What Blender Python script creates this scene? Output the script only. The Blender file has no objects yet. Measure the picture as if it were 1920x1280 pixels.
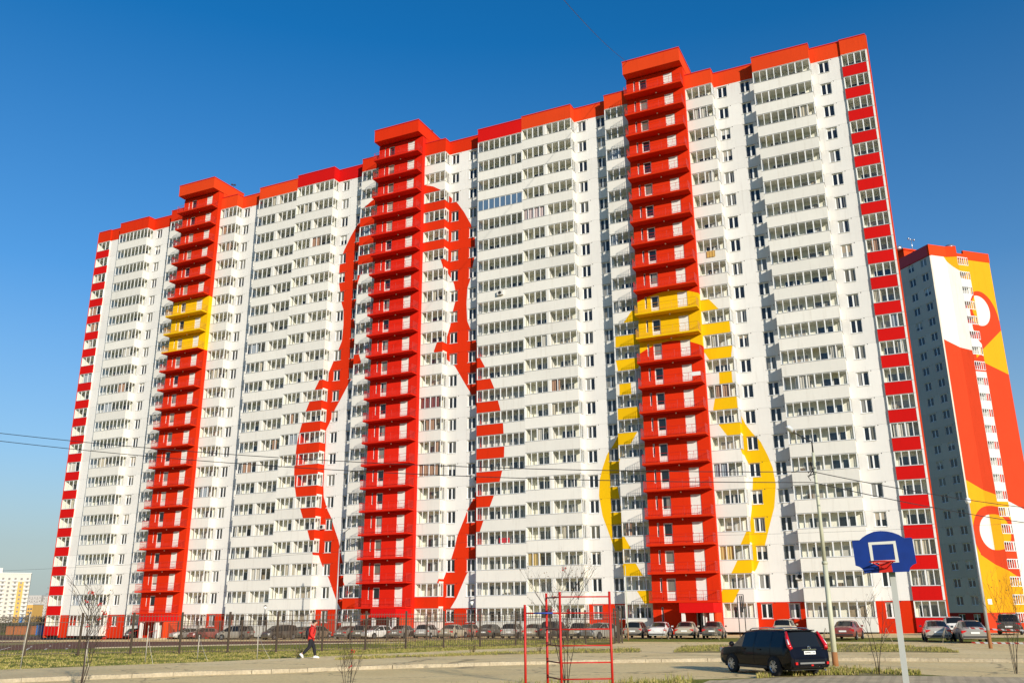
import bpy, math, random
from mathutils import Vector, Matrix
R_ = math.radians
random.seed(7)
sc = bpy.context.scene
COL = sc.collection

# ------------------------------------------------------------------ camera
F_PX, PITCH, ROLL, YAW, EYE = 1665.2, 0.295895, -0.0074978, -0.4395729, 2.2
fw = Vector((math.sin(YAW)*math.cos(PITCH), math.cos(YAW)*math.cos(PITCH), math.sin(PITCH)))
rt = Vector((math.cos(YAW), -math.sin(YAW), 0)); up = rt.cross(fw)
RT = math.cos(ROLL)*rt+math.sin(ROLL)*up; UP = -math.sin(ROLL)*rt+math.cos(ROLL)*up
cam_d = bpy.data.cameras.new('camera'); cam = bpy.data.objects.new('camera', cam_d); COL.objects.link(cam)
m3 = Matrix((RT, UP, -fw)).transposed()
cam.matrix_world = Matrix.Translation((0, 0, EYE)) @ m3.to_4x4()
cam_d.sensor_width = 36; cam_d.lens = F_PX/1920*36; cam_d.clip_end = 9000; cam_d.clip_start = .1
sc.camera = cam
# ------------------------------------------------------------------ sky, sun, exposure
SUN_AZ, SUN_EL = R_(53), R_(17)       # azimuth from the facade normal towards +X
sdir = Vector((math.sin(SUN_AZ)*math.cos(SUN_EL), -math.cos(SUN_AZ)*math.cos(SUN_EL), math.sin(SUN_EL)))
w = bpy.data.worlds.new('World'); sc.world = w; w.use_nodes = True
nt = w.node_tree; nt.nodes.clear()
sky = nt.nodes.new('ShaderNodeTexSky'); sky.sky_type = 'NISHITA'; sky.sun_disc = False
sky.sun_elevation = SUN_EL; sky.sun_rotation = math.atan2(sdir.x, sdir.y)
sky.air_density = 1.0; sky.dust_density = 0.3; sky.ozone_density = 4.0; sky.altitude = 150
bg = nt.nodes.new('ShaderNodeBackground'); bg.inputs['Strength'].default_value = 0.13
wo = nt.nodes.new('ShaderNodeOutputWorld')
hs = nt.nodes.new('ShaderNodeHueSaturation'); hs.inputs['Saturation'].default_value = 1.28; hs.inputs['Value'].default_value = .98
nt.links.new(sky.outputs[0], hs.inputs['Color'])
# thin autumn haze lying all round the horizon
tcw = nt.nodes.new('ShaderNodeTexCoord'); spw = nt.nodes.new('ShaderNodeSeparateXYZ'); nt.links.new(tcw.outputs['Generated'], spw.inputs[0])
rw = nt.nodes.new('ShaderNodeValToRGB'); nt.links.new(spw.outputs[2], rw.inputs[0])
for i_, (p_, v_) in enumerate(((0., .98), (.07, .83), (.16, .48), (.34, .13), (.58, 0.))):
    e_ = rw.color_ramp.elements[i_] if i_ < 2 else rw.color_ramp.elements.new(p_)
    e_.position = p_; e_.color = (v_, v_, v_, 1)
mw = nt.nodes.new('ShaderNodeMix'); mw.data_type = 'RGBA'; nt.links.new(rw.outputs[0], mw.inputs[0]); nt.links.new(hs.outputs[0], mw.inputs[6]); mw.inputs[7].default_value = (2.45, 2.85, 2.85, 1)
nt.links.new(mw.outputs[2], bg.inputs[0]); nt.links.new(bg.outputs[0], wo.inputs[0])
sl = bpy.data.lights.new('sun', 'SUN'); sl.energy = 4.35; sl.angle = R_(.53); sl.color = (1, .915, .79)
so = bpy.data.objects.new('sun', sl); COL.objects.link(so)
so.rotation_euler = (-sdir).to_track_quat('-Z', 'Y').to_euler(); so.location = (60, -60, 60)
vs = sc.view_settings; vs.view_transform = 'Standard'; vs.look = 'None'; vs.exposure = 0.35; vs.gamma = 1
try: vs.use_curve_mapping = False
except Exception: pass
sc.cycles.max_bounces = 6; sc.cycles.transparent_max_bounces = 12; sc.cycles.caustics_reflective = False; sc.cycles.caustics_refractive = False

# ------------------------------------------------------------------ pixel-of-the-photograph helpers (1920 x 1280) -> real points
def gz(x, y):
    t = min(1, max(0, (y-48)/34)); b = t*(0.17+0.0105*max(-140, min(20, x)))
    t2 = min(1, max(0, (y-92)/50)); return b*(1-t2)-1.5*t2
def ray(px, py): return fw+RT*((px-960)/F_PX)-UP*((py-640)/F_PX)
def at(px, py, dz=0):
    d = ray(px, py); z = 0
    for _ in range(12):
        t = (z-EYE)/d.z; p = d*t; z = gz(p.x, p.y)
    return Vector((p.x, p.y, z+dz))
def onY(px, py, Y):
    d = ray(px, py); t = Y/d.y; return Vector((d.x*t, Y, EYE+d.z*t))
def onD(px, py, dist):
    d = ray(px, py); t = dist/d.dot(fw); return d*t+Vector((0, 0, EYE))
def above(base, px, py):
    """point on the vertical line over base seen at row py"""
    d = ray(px, py); t = math.hypot(base[0], base[1])/math.hypot(d.x, d.y); return EYE+d.z*t

# ------------------------------------------------------------------ materials
def lk(t, a, b): t.links.new(a, b)
def base_mat(name):
    m = bpy.data.materials.new(name); m.use_nodes = True; t = m.node_tree
    return m, t, t.nodes['Principled BSDF']
def noise(t, scale, detail=4, rough=.6, vec=None):
    n = t.nodes.new('ShaderNodeTexNoise'); n.inputs['Scale'].default_value = scale
    n.inputs['Detail'].default_value = detail; n.inputs['Roughness'].default_value = rough
    if vec is None:
        g = t.nodes.new('ShaderNodeNewGeometry'); vec = g.outputs['Position']
    lk(t, vec, n.inputs['Vector']); return n
def mixc(t, fac, a, b, mode='MIX'):
    n = t.nodes.new('ShaderNodeMix'); n.data_type = 'RGBA'; n.blend_type = mode
    for i, x in ((0, fac), (6, a), (7, b)):
        if isinstance(x, (int, float)): n.inputs[i].default_value = x
        elif isinstance(x, tuple): n.inputs[i].default_value = (*x, 1)
        else: lk(t, x, n.inputs[i])
    return n.outputs[2]
def math_(t, op, a, b=None, c=None):
    n = t.nodes.new('ShaderNodeMath'); n.operation = op
    for i, x in enumerate((a, b, c)):
        if x is None: continue
        if isinstance(x, (int, float)): n.inputs[i].default_value = x
        else: lk(t, x, n.inputs[i])
    return n.outputs[0]
def ramp(t, fac, pts):
    n = t.nodes.new('ShaderNodeValToRGB'); e = n.color_ramp.elements
    while len(e) < len(pts): e.new(.5)
    for k, (p, c) in enumerate(pts):
        e[k].position = p; e[k].color = (*c, 1) if isinstance(c, tuple) else (c, c, c, 1)
    lk(t, fac, n.inputs[0]); return n.outputs[0]
def pos(t):
    g = t.nodes.new('ShaderNodeNewGeometry'); s = t.nodes.new('ShaderNodeSeparateXYZ'); lk(t, g.outputs['Position'], s.inputs[0])
    return s.outputs[0], s.outputs[1], s.outputs[2]
def bump(t, bs, h, strength=.3, dist=.02):
    b = t.nodes.new('ShaderNodeBump'); b.inputs['Strength'].default_value = strength; b.inputs['Distance'].default_value = dist
    lk(t, h, b.inputs['Height']); lk(t, b.outputs[0], bs.inputs['Normal'])
MATS = {}
def mat(name, col, rough=.6, var=.12, scale=3, bmp=0, spec=.4, metal=0, dust=0, bdist=.01, coat=0):
    if name in MATS: return MATS[name]
    m, t, b = base_mat(name)
    n = noise(t, scale)
    lo = tuple(c*(1-var) for c in col); hi = tuple(min(1, c*(1+var)) for c in col)
    c = mixc(t, n.outputs[0], lo, hi)
    if dust:
        n2 = noise(t, 1.7, 5); x, y, z = pos(t)
        f = math_(t, 'MULTIPLY', ramp(t, n2.outputs[0], ((.35, .3), (.7, 1.))), dust)
        c = mixc(t, f, c, (.33, .27, .19))
        lk(t, math_(t, 'MULTIPLY_ADD', f, .6, rough), b.inputs['Roughness'])
    else: b.inputs['Roughness'].default_value = rough
    lk(t, c, b.inputs['Base Color']); b.inputs['Specular IOR Level'].default_value = spec; b.inputs['Metallic'].default_value = metal
    b.inputs['Coat Weight'].default_value = coat; b.inputs['Coat Roughness'].default_value = .05
    if bmp: bump(t, b, noise(t, scale*6).outputs[0], bmp, bdist)
    MATS[name] = m; return m

WHITE = (.76, .742, .70); CREAM = (.75, .727, .66); RED = (.645, .029, .004); CRIM = (.60, .007, .006); YEL = (.80, .47, .004)
def fcurve(t, val, pts):
    n = t.nodes.new('ShaderNodeFloatCurve'); cv = n.mapping.curves[0]
    pts = sorted((z/64., u/20.) for z, u in pts)
    cv.points[0].location = pts[0]; cv.points[-1].location = pts[-1]
    for p in pts[1:-1]: cv.points.new(*p)
    for p in cv.points: p.handle_type = 'VECTOR'
    n.mapping.use_clip = True; n.mapping.update()
    lk(t, math_(t, 'DIVIDE', val, 64.), n.inputs['Value'])
    return math_(t, 'MULTIPLY', n.outputs[0], 20.)
DOLL_OUT = [(0, 7.7), (.18, 7.83), (1.04, 8.44), (3.7, 9.75), (5.6, 11.05), (7, 11.7), (8.4, 12.1), (9.6, 12.55), (11.2, 13.4), (12.4, 13.9), (13.9, 14.65), (15.2, 15.0), (16.7, 15.25), (18, 15.3), (20.8, 15.15), (22.3, 14.85), (23.6, 14.5), (25.2, 14), (26.4, 13.5), (27.9, 12.8), (29.2, 12.1), (31.8, 10.9), (33.4, 10.15), (34.7, 9.6), (37, 9.47), (39.2, 9.6), (40.1, 9.95), (41.9, 10.3), (43, 10.55), (44.4, 10.65), (45.7, 10.65), (47.9, 10.05), (49.9, 9), (51.4, 8), (52.95, 6.5), (54, 4.9), (54.6, 3.3), (54.9, 0), (64, 0)]
DOLL_IN = [(0, 0), (2.2, 0), (2.25, 6.2), (2.84, 6.5), (3.7, 6.9), (5.5, 7.7), (6.8, 8.15), (8.2, 8.5), (10.1, 9.4), (11.3, 9.9), (12.2, 10.5), (13.9, 11.2), (15.4, 11.35), (20, 11.35), (22.7, 11.4), (23.6, 10.9), (25.4, 10.1), (26.5, 9.4), (29, 7.9), (30.16, 6.56), (30.83, 5.42), (32.1, 5.9), (32.9, 6.65), (34.4, 7.14), (36.4, 7.5), (37.3, 7.75), (38.2, 8), (40.15, 7.6), (41.7, 6.65), (42.2, 6.6), (43.6, 6.1), (43.9, 0), (64, 0)]
RING_OUT = [(0, 4.6), (1.27, 5.35), (2.8, 6.6), (3.24, 6.94), (5.45, 7.96), (7.4, 8.6), (9.3, 9.26), (11.5, 9.6), (13.3, 9.45), (14.6, 9.05), (16.1, 8.45), (16.9, 7.8), (17.9, 7.13), (18.96, 6.7), (19.7, 6.62), (21, 6.6), (22.6, 6.3), (23.7, 6.3), (25.4, 6.4), (26.5, 6.6), (29.4, 6.5), (30.86, 5.4), (32.03, 4.5), (32.7, 3.7), (33.4, 0), (64, 0)]
RING_IN = [(0, 3), (1.23, 3.6), (2.84, 4.64), (4.06, 5.33), (5.66, 5.8), (6.96, 6.5), (9.2, 6.97), (12.6, 7.38), (13.8, 7.05), (14.55, 6.75), (15.5, 6.5), (16.9, 5.2), (18, 4.5), (19.7, 4.02), (20.9, 4.3), (22.5, 4.9), (23.7, 4.95), (25.3, 3.95), (26.2, 3.5), (26.6, 0), (64, 0)]
C2, A2, D = -60.087, 17.9845, 92.913
SEC = {1: dict(c=C2-2*A2, z=EYE+.5395-.42, base=-3.1), 2: dict(c=C2, z=EYE+.5395, base=-3.1), 3: dict(c=C2+2*A2, z=EYE+.5395+.27, base=-3.1)}
def plaster(t, b, col):
    """weathering of painted plaster: blotches, rain streaks below ledges"""
    x, y, z = pos(t)
    n = noise(t, .35, 5, .65); c = mixc(t, n.outputs[0], (.89, .885, .88), (1.05, 1.045, 1.03), 'MIX')
    c = mixc(t, 1., col, c, 'MULTIPLY')
    cx = t.nodes.new('ShaderNodeCombineXYZ'); lk(t, math_(t, 'MULTIPLY', x, 3.2), cx.inputs[0]); lk(t, math_(t, 'MULTIPLY', y, 3.2), cx.inputs[1]); lk(t, math_(t, 'MULTIPLY', z, .22), cx.inputs[2])
    s = noise(t, 1, 4, .7, cx.outputs[0]); f = ramp(t, s.outputs[0], ((.54, 0.), (.80, .26)))
    c = mixc(t, f, c, mixc(t, 1., c, (.50, .44, .36), 'MULTIPLY'))
    oi = t.nodes.new('ShaderNodeObjectInfo'); c = mixc(t, 1., c, ramp(t, oi.outputs['Random'], ((0., .935), (1., 1.035))), 'MULTIPLY')
    lk(t, c, b.inputs['Base Color']); b.inputs['Roughness'].default_value = .85; b.inputs['Specular IOR Level'].default_value = .1
    bump(t, b, noise(t, 22, 3).outputs[0], .12, .01)
def paint(name, s, base, motif=None, plinth=False, tower=False):
    m, t, b = base_mat(name); x, y, z = pos(t)
    u = math_(t, 'ABSOLUTE', math_(t, 'SUBTRACT', x, SEC[s]['c'])); zr = math_(t, 'SUBTRACT', z, SEC[s]['z'])
    c = mixc(t, 0., base, base)
    def band(c, oc, ic, col):
        f = math_(t, 'MULTIPLY', math_(t, 'LESS_THAN', u, fcurve(t, zr, oc)), math_(t, 'GREATER_THAN', u, fcurve(t, zr, ic)))
        f = math_(t, 'MULTIPLY', f, math_(t, 'GREATER_THAN', zr, -.01))
        return mixc(t, f, c, col)
    if motif == 'doll': c = band(c, DOLL_OUT, DOLL_IN, RED)
    if motif == 'ring': c = band(c, RING_OUT, RING_IN, YEL)
    if tower and s == 3:
        uu = math_(t, 'MULTIPLY', u, u)
        top = math_(t, 'MULTIPLY_ADD', uu, -.065, 33.55); bot = math_(t, 'MULTIPLY_ADD', uu, -.08, 27.7)
        c = mixc(t, math_(t, 'MULTIPLY', math_(t, 'LESS_THAN', zr, top), math_(t, 'GREATER_THAN', zr, bot)), c, YEL)
    if tower and s == 1:
        c = mixc(t, math_(t, 'MULTIPLY', math_(t, 'LESS_THAN', zr, 44.7), math_(t, 'GREATER_THAN', zr, 36.5)), c, YEL)
    if plinth: c = mixc(t, math_(t, 'LESS_THAN', zr, 0.), c, RED)
    plaster(t, b, c); MATS[name] = m; return m
MOT = {1: None, 2: 'doll', 3: 'ring'}
for s in SEC:
    paint('wall_%d' % s, s, WHITE, MOT[s], True); paint('panel_%d' % s, s, CREAM, MOT[s]); paint('tower_%d' % s, s, RED if s != 2 else (.66, .018, .006), None, False, True)
def plain_plaster(name, col):
    m, t, b = base_mat(name); plaster(t, b, mixc(t, 0., col, col)); MATS[name] = m; return m
plain_plaster('red_plaster', RED); plain_plaster('crimson_panel', CRIM); plain_plaster('white_plaster', WHITE)
plain_plaster('orange_red', (.72, .058, .010)); plain_plaster('loggia_inner', (.86, .835, .71))
mat('pvc_white', (.80, .80, .78), .35, .04, 5); mat('ledge_metal', (.30, .30, .28), .45, .15, 6, metal=.4)
mat('rail_red', (.55, .018, .008), .45, .1, 8); mat('rail_dark', (.05, .03, .03), .5, .1, 8)
mat('vent_dark', (.02, .02, .02), .8); mat('core_grey', (.30, .30, .29), .9); mat('coping_red', (.62, .02, .02), .45, .1, 3)
mat('door_white', (.74, .72, .66), .5, .06, 3); mat('lamp_globe', (.85, .85, .82), .3)
def glass_clear(name='loggia_glass', tint=(.985, .99, .985)):
    m = bpy.data.materials.new(name); m.use_nodes = True; t = m.node_tree; t.nodes.clear()
    o = t.nodes.new('ShaderNodeOutputMaterial'); tr = t.nodes.new('ShaderNodeBsdfTransparent'); gl = t.nodes.new('ShaderNodeBsdfGlossy')
    tr.inputs[0].default_value = (*tint, 1); gl.inputs['Roughness'].default_value = .02
    ge = t.nodes.new('ShaderNodeNewGeometry'); dt = t.nodes.new('ShaderNodeVectorMath'); dt.operation = 'DOT_PRODUCT'
    lk(t, ge.outputs['Incoming'], dt.inputs[0]); lk(t, ge.outputs['Normal'], dt.inputs[1])
    fres = math_(t, 'MULTIPLY_ADD', math_(t, 'POWER', math_(t, 'SUBTRACT', 1., math_(t, 'ABSOLUTE', dt.outputs['Value'])), 5.), .9, .05)
    n = noise(t, 1.3, 2); bp = t.nodes.new('ShaderNodeBump'); bp.inputs['Strength'].default_value = .04; bp.inputs['Distance'].default_value = .05
    lk(t, n.outputs[0], bp.inputs['Height']); lk(t, bp.outputs[0], gl.inputs['Normal'])
    mx = t.nodes.new('ShaderNodeMixShader'); lk(t, fres, mx.inputs[0])
    m.use_transparent_shadow = True; lk(t, tr.outputs[0], mx.inputs[1]); lk(t, gl.outputs[0], mx.inputs[2]); lk(t, mx.outputs[0], o.inputs[0])
    MATS[name] = m; return m
glass_clear(); mat('blue_film_glass', (.14, .23, .32), .12, .1, 2, spec=.6, metal=.35)
def glass_room(name):
    """flat window: dark room behind glass, sometimes a curtain (differs by object)"""
    m, t, b = base_mat(name)
    oi = t.nodes.new('ShaderNodeObjectInfo'); tc = t.nodes.new('ShaderNodeTexCoord'); sp = t.nodes.new('ShaderNodeSeparateXYZ'); lk(t, tc.outputs['Object'], sp.inputs[0])
    r = oi.outputs['Random']
    wv = math_(t, 'SINE', math_(t, 'MULTIPLY_ADD', sp.outputs[0], 42., math_(t, 'MULTIPLY', r, 40)))
    fold = math_(t, 'MULTIPLY_ADD', wv, .18, .8)
    r2 = math_(t, 'FRACT', math_(t, 'MULTIPLY', r, 17.31)); r3 = math_(t, 'FRACT', math_(t, 'MULTIPLY', r, 91.7))
    cur = mixc(t, r3, (.34, .33, .30), (.15, .14, .10)); cur = mixc(t, 1., cur, fold, 'MULTIPLY')
    has = math_(t, 'GREATER_THAN', r2, .42)
    edge = math_(t, 'GREATER_THAN', math_(t, 'ABSOLUTE', math_(t, 'ADD', sp.outputs[0], math_(t, 'MULTIPLY_ADD', r3, .5, -.25))), math_(t, 'MULTIPLY', r, .55))
    f = math_(t, 'MULTIPLY', has, edge)
    c = mixc(t, f, (.012, .014, .016), cur)
    r4 = math_(t, 'FRACT', math_(t, 'MULTIPLY', r, 53.9)); bl = math_(t, 'MULTIPLY', math_(t, 'GREATER_THAN', r4, .80), math_(t, 'GREATER_THAN', sp.outputs[2], math_(t, 'MULTIPLY_ADD', r3, .8, .55)))
    c = mixc(t, bl, c, mixc(t, r2, (.50, .48, .42), (.34, .27, .18)))
    lk(t, c, b.inputs['Base Color']); b.inputs['Roughness'].default_value = .04; b.inputs['Specular IOR Level'].default_value = .6
    bump(t, b, noise(t, .9, 2).outputs[0], .05, .05)
    MATS[name] = m; return m
glass_room('window_glass')

# ------------------------------------------------------------------ mesh helpers
class MB:
    def __init__(s): s.v = []; s.f = []; s.m = []; s.sm = []
    def face(s, pts, m=0, sm=False):
        i = len(s.v); s.v += [tuple(p) for p in pts]; s.f.append(tuple(range(i, i+len(pts)))); s.m.append(m); s.sm.append(sm)
    def box(s, x0, x1, y0, y1, z0, z1, m=0):
        i = len(s.v); s.v += [(x0, y0, z0), (x1, y0, z0), (x1, y1, z0), (x0, y1, z0), (x0, y0, z1), (x1, y0, z1), (x1, y1, z1), (x0, y1, z1)]
        for q in ((0, 3, 2, 1), (4, 5, 6, 7), (0, 1, 5, 4), (1, 2, 6, 5), (2, 3, 7, 6), (3, 0, 4, 7)):
            s.f.append(tuple(i+k for k in q)); s.m.append(m); s.sm.append(False)
        return s
    def path(s, pts, r, n=6, m=0, cap=True, sm=True):
        pts = [Vector(p) for p in pts]; rs = r if isinstance(r, (list, tuple)) else [r]*len(pts)
        base = len(s.v); prev = None
        for k, p in enumerate(pts):
            d = (pts[min(k+1, len(pts)-1)]-pts[max(k-1, 0)])
            d = d.normalized() if d.length > 1e-9 else Vector((0, 0, 1))
            if prev is None: a = d.orthogonal().normalized()
            else:
                a = prev-d*prev.dot(d); a = a.normalized() if a.length > 1e-6 else d.orthogonal().normalized()
            prev = a; b = d.cross(a)
            for j in range(n):
                t = 2*math.pi*j/n; s.v.append(tuple(p+(a*math.cos(t)+b*math.sin(t))*rs[k]))
        for k in range(len(pts)-1):
            for j in range(n):
                q = (base+k*n+j, base+k*n+(j+1) % n, base+(k+1)*n+(j+1) % n, base+(k+1)*n+j)
                s.f.append(q); s.m.append(m); s.sm.append(sm)
        if cap:
            s.f.append(tuple(base+j for j in range(n))[::-1]); s.m.append(m); s.sm.append(False)
            e = base+(len(pts)-1)*n; s.f.append(tuple(e+j for j in range(n))); s.m.append(m); s.sm.append(False)
        return s
    def prism(s, poly, vec, m=0):
        vec = Vector(vec); a = [Vector(p) for p in poly]; b = [p+vec for p in a]; n = len(a)
        s.face(a[::-1], m); s.face(b, m)
        for i in range(n): s.face((a[i], a[(i+1) % n], b[(i+1) % n], b[i]), m)
        return s
    def sphere(s, c, r, m=0, nu=10, nv=6, sc=(1, 1, 1)):
        c = Vector(c); base = len(s.v)
        for j in range(nv+1):
            ph = math.pi*j/nv
            for i in range(nu):
                th = 2*math.pi*i/nu
                s.v.append((c.x+r*sc[0]*math.sin(ph)*math.cos(th), c.y+r*sc[1]*math.sin(ph)*math.sin(th), c.z+r*sc[2]*math.cos(ph)))
        for j in range(nv):
            for i in range(nu):
                s.f.append((base+j*nu+i, base+(j+1)*nu+i, base+(j+1)*nu+(i+1) % nu, base+j*nu+(i+1) % nu)); s.m.append(m); s.sm.append(True)
        return s
    def panel(s, u0, u1, z0, z1, w0, w1, ops, m=0):
        """wall slab with openings (ua, ub, za, zb)"""
        cu = u0
        for (a, b, za, zb) in sorted(ops):
            if a > cu: s.box(cu, a, w0, w1, z0, z1, m)
            s.box(a, b, w0, w1, z0, za, m); s.box(a, b, w0, w1, zb, z1, m); cu = b
        if cu < u1: s.box(cu, u1, w0, w1, z0, z1, m)
        return s
    def mesh(s, name, mats):
        me = bpy.data.meshes.new(name); me.from_pydata(s.v, [], s.f)
        for k in mats: me.materials.append(MATS[k] if isinstance(k, str) else k)
        me.polygons.foreach_set('material_index', s.m); me.polygons.foreach_set('use_smooth', s.sm); me.update(); return me
    def build(s, name, mats, parent=None, loc=(0, 0, 0), rz=0):
        return obj(name, s.mesh(name, mats if isinstance(mats, (list, tuple)) else [mats]), parent, loc, rz)
def obj(name, me, parent=None, loc=(0, 0, 0), rz=0):
    o = bpy.data.objects.new(name, me); COL.objects.link(o); o.location = loc; o.rotation_euler = (0, 0, rz)
    if parent is not None: o.parent = parent
    return o
def thing(name, label, cat, loc=(0, 0, 0), rz=0, group=None):
    o = bpy.data.objects.new(name, None); COL.objects.link(o); o.location = loc; o.rotation_euler = (0, 0, rz); o.empty_display_size = .2
    return tag(o, label, cat, group)
def tag(o, label, cat, group=None):
    o['label'] = label; o['category'] = cat
    if group: o['group'] = group
    return o
def struct(o): o['kind'] = 'structure'; return o
def stuff(o): o['kind'] = 'stuff'; return o

# ------------------------------------------------------------------ ground
def ground_mat(name, cols, scale, bmp=.4, rough=.95, fine=9):
    m, t, b = base_mat(name)
    n = noise(t, scale, 6, .62); n2 = noise(t, scale*fine, 4, .7)
    c = ramp(t, n.outputs[0], tuple((.25+.5*i/(len(cols)-1), c) for i, c in enumerate(cols)))
    c = mixc(t, 1., c, ramp(t, n2.outputs[0], ((.3, .80), (.7, 1.18))), 'MULTIPLY')
    lk(t, c, b.inputs['Base Color']); b.inputs['Roughness'].default_value = rough; b.inputs['Specular IOR Level'].default_value = .15
    bump(t, b, n2.outputs[0], bmp, .05); MATS[name] = m; return m
ground_mat('dry_grass', [(.12, .135, .018), (.205, .21, .03), (.31, .28, .065)], .55, .9)
ground_mat('verge_grass', [(.20, .16, .055), (.30, .24, .09), (.42, .34, .18)], .8, .9)
ground_mat('kerb_stone', [(.36, .30, .20), (.50, .43, .30)], 1.2, .3)
ground_mat('track_red', [(.16, .075, .045), (.20, .10, .065)], .5, .15)
ground_mat('dirt', [(.34, .28, .18), (.26, .21, .12)], .5, .5)
ground_mat('far_land', [(.10, .09, .06), (.17, .15, .10)], .02, .2)
def road_mat(name, cols):
    ground_mat(name, cols, .18, .15, .9, 40); m = MATS[name]; t = m.node_tree; b = t.nodes['Principled BSDF']; old = b.inputs['Base Color'].links[0].from_socket
    g = t.nodes.new('ShaderNodeNewGeometry'); dn = noise(t, .9, 4); mv = t.nodes.new('ShaderNodeVectorMath'); mv.operation = 'MULTIPLY_ADD'; lk(t, dn.outputs[1], mv.inputs[0]); mv.inputs[1].default_value = (1.6, 1.6, 0); lk(t, g.outputs['Position'], mv.inputs[2])
    vo = t.nodes.new('ShaderNodeTexVoronoi'); vo.feature = 'DISTANCE_TO_EDGE'; vo.inputs['Scale'].default_value = .17; lk(t, mv.outputs[0], vo.inputs['Vector'])
    c = mixc(t, ramp(t, vo.outputs[0], ((.0, .75), (.012, 0.))), old, (.17, .13, .08))
    st_n = noise(t, .07, 6, .75); c = mixc(t, ramp(t, st_n.outputs[0], ((.52, 0.), (.62, .28), (.75, .4))), c, (.36, .29, .18))
    sp_n = noise(t, 1.6, 6, .8); c = mixc(t, ramp(t, sp_n.outputs[0], ((.60, 0.), (.72, .35))), c, (.33, .26, .15))
    lk(t, c, b.inputs['Base Color'])
road_mat('asphalt_dusty', [(.73, .54, .24), (.81, .61, .285), (.86, .67, .34)]); road_mat('pavement_dusty', [(.75, .56, .26), (.84, .64, .31), (.88, .69, .37)])
def paving_mat():
    m, t, b = base_mat('paving_tiles'); g = t.nodes.new('ShaderNodeNewGeometry'); br = t.nodes.new('ShaderNodeTexBrick'); mp = t.nodes.new('ShaderNodeMapping')
    mp.inputs['Rotation'].default_value = (0, 0, -YAW); lk(t, g.outputs['Position'], mp.inputs[0]); lk(t, mp.outputs[0], br.inputs['Vector'])
    br.inputs['Scale'].default_value = 1.; br.inputs['Brick Width'].default_value = .42; br.inputs['Row Height'].default_value = .42; br.inputs['Mortar Size'].default_value = .025; br.offset = .5
    br.inputs['Color1'].default_value = (.62, .48, .27, 1); br.inputs['Color2'].default_value = (.70, .55, .32, 1); br.inputs['Mortar'].default_value = (.24, .18, .10, 1)
    n = noise(t, .8, 5); lk(t, mixc(t, 1., br.outputs[0], ramp(t, n.outputs[0], ((.3, .75), (.7, 1.1))), 'MULTIPLY'), b.inputs['Base Color']); b.inputs['Roughness'].default_value = .9
    bump(t, b, br.outputs['Fac'], -.4, .02); MATS['paving_tiles'] = m
paving_mat()
mat('line_white', (.62, .56, .45), .8, .15, 9)
def axis(pts):
    out = []
    for a, b, st in pts:
        n = max(1, int(round((b-a)/st))); out += [a+(b-a)*i/n for i in range(n)]
    return out+[pts[-1][1]]
xs = axis([(-3500, -400, 500), (-400, -140, 40), (-140, 40, 3), (40, 400, 40), (400, 3500, 500)]); ys = axis([(-1500, -50, 300), (-50, 10, 15), (10, 48, 4), (48, 82, 2), (82, 92, 5), (92, 142, 10), (142, 500, 60), (500, 4500, 500)])
mb = MB(); nx = len(xs)
mb.v = [(x, y, gz(x, y)) for y in ys for x in xs]
for j in range(len(ys)-1):
    for i in range(nx-1):
        mb.f.append((j*nx+i, j*nx+i+1, (j+1)*nx+i+1, (j+1)*nx+i)); mb.m.append(1 if ys[j] > 300 or abs(xs[i]) > 400 else 0); mb.sm.append(True)
struct(mb.build('ground', ['dry_grass', 'far_land']))
def resample(pl, n):
    pl = [Vector(p) for p in pl]; L = [0]
    for a, b in zip(pl, pl[1:]): L.append(L[-1]+(b-a).length)
    out = []
    for i in range(n+1):
        d = L[-1]*i/n; k = 0
        while k < len(L)-2 and L[k+1] < d: k += 1
        f = (d-L[k])/max(1e-9, L[k+1]-L[k]); out.append(pl[k].lerp(pl[k+1], f))
    return out
def sheet(name, near, far, mats, dz, n=60, m=6, px=True):
    """ground sheet between two edge lines (given as photograph points or world points)"""
    f = (lambda q: at(*q)) if px else (lambda q: Vector((q[0], q[1], 0)))
    a = resample([f(q) for q in near], n); b = resample([f(q) for q in far], n); mb = MB()
    for i in range(n+1):
        for j in range(m+1):
            p = a[i].lerp(b[i], j/m); mb.v.append((p.x, p.y, gz(p.x, p.y)+dz))
    for i in range(n):
        for j in range(m):
            q = (i*(m+1)+j, (i+1)*(m+1)+j, (i+1)*(m+1)+j+1, i*(m+1)+j+1); mb.f.append(q); mb.m.append(0); mb.sm.append(True)
    return struct(mb.build(name, mats))
KERB = [(-140, 1288), (0, 1280), (200, 1272), (380, 1265), (500, 1262), (700, 1254), (960, 1246), (1100, 1243), (1300, 1240), (1480, 1238), (1700, 1239), (1920, 1241), (2080, 1243)]
SW_FAR = [(-140, 1270), (0, 1261), (100, 1257), (250, 1251), (380, 1246), (500, 1240), (640, 1233), (800, 1226), (900, 1221), (1018, 1216), (1100, 1213.5), (1190, 1212)]
ROAD_NEAR = [(-140, 1345), (300, 1330), (600, 1312), (900, 1291), (1050, 1284), (1300, 1273), (1450, 1269.5), (1485, 1259), (1560, 1255), (1720, 1263), (1800, 1268), (2080, 1273)]
sheet('road', ROAD_NEAR, KERB, ['asphalt_dusty'], .004, 90, 8)
PAV_FAR = SW_FAR[:-1]+[(1190, 1211.5), (1290, 1211), (1370, 1210.5), (1480, 1209.5), (1650, 1210), (1770, 1218), (1920, 1228), (2080, 1235)]
sheet('kerbside_pavement', [(x, y-.4) for x, y in KERB], PAV_FAR, ['pavement_dusty'], .13, 80, 3)
SW_NEAR = [(-140, 1285), (0, 1273), (200, 1264), (380, 1257), (500, 1252), (640, 1242), (760, 1236), (900, 1229.5), (1018, 1225), (1100, 1223), (1190, 1220)]
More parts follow.
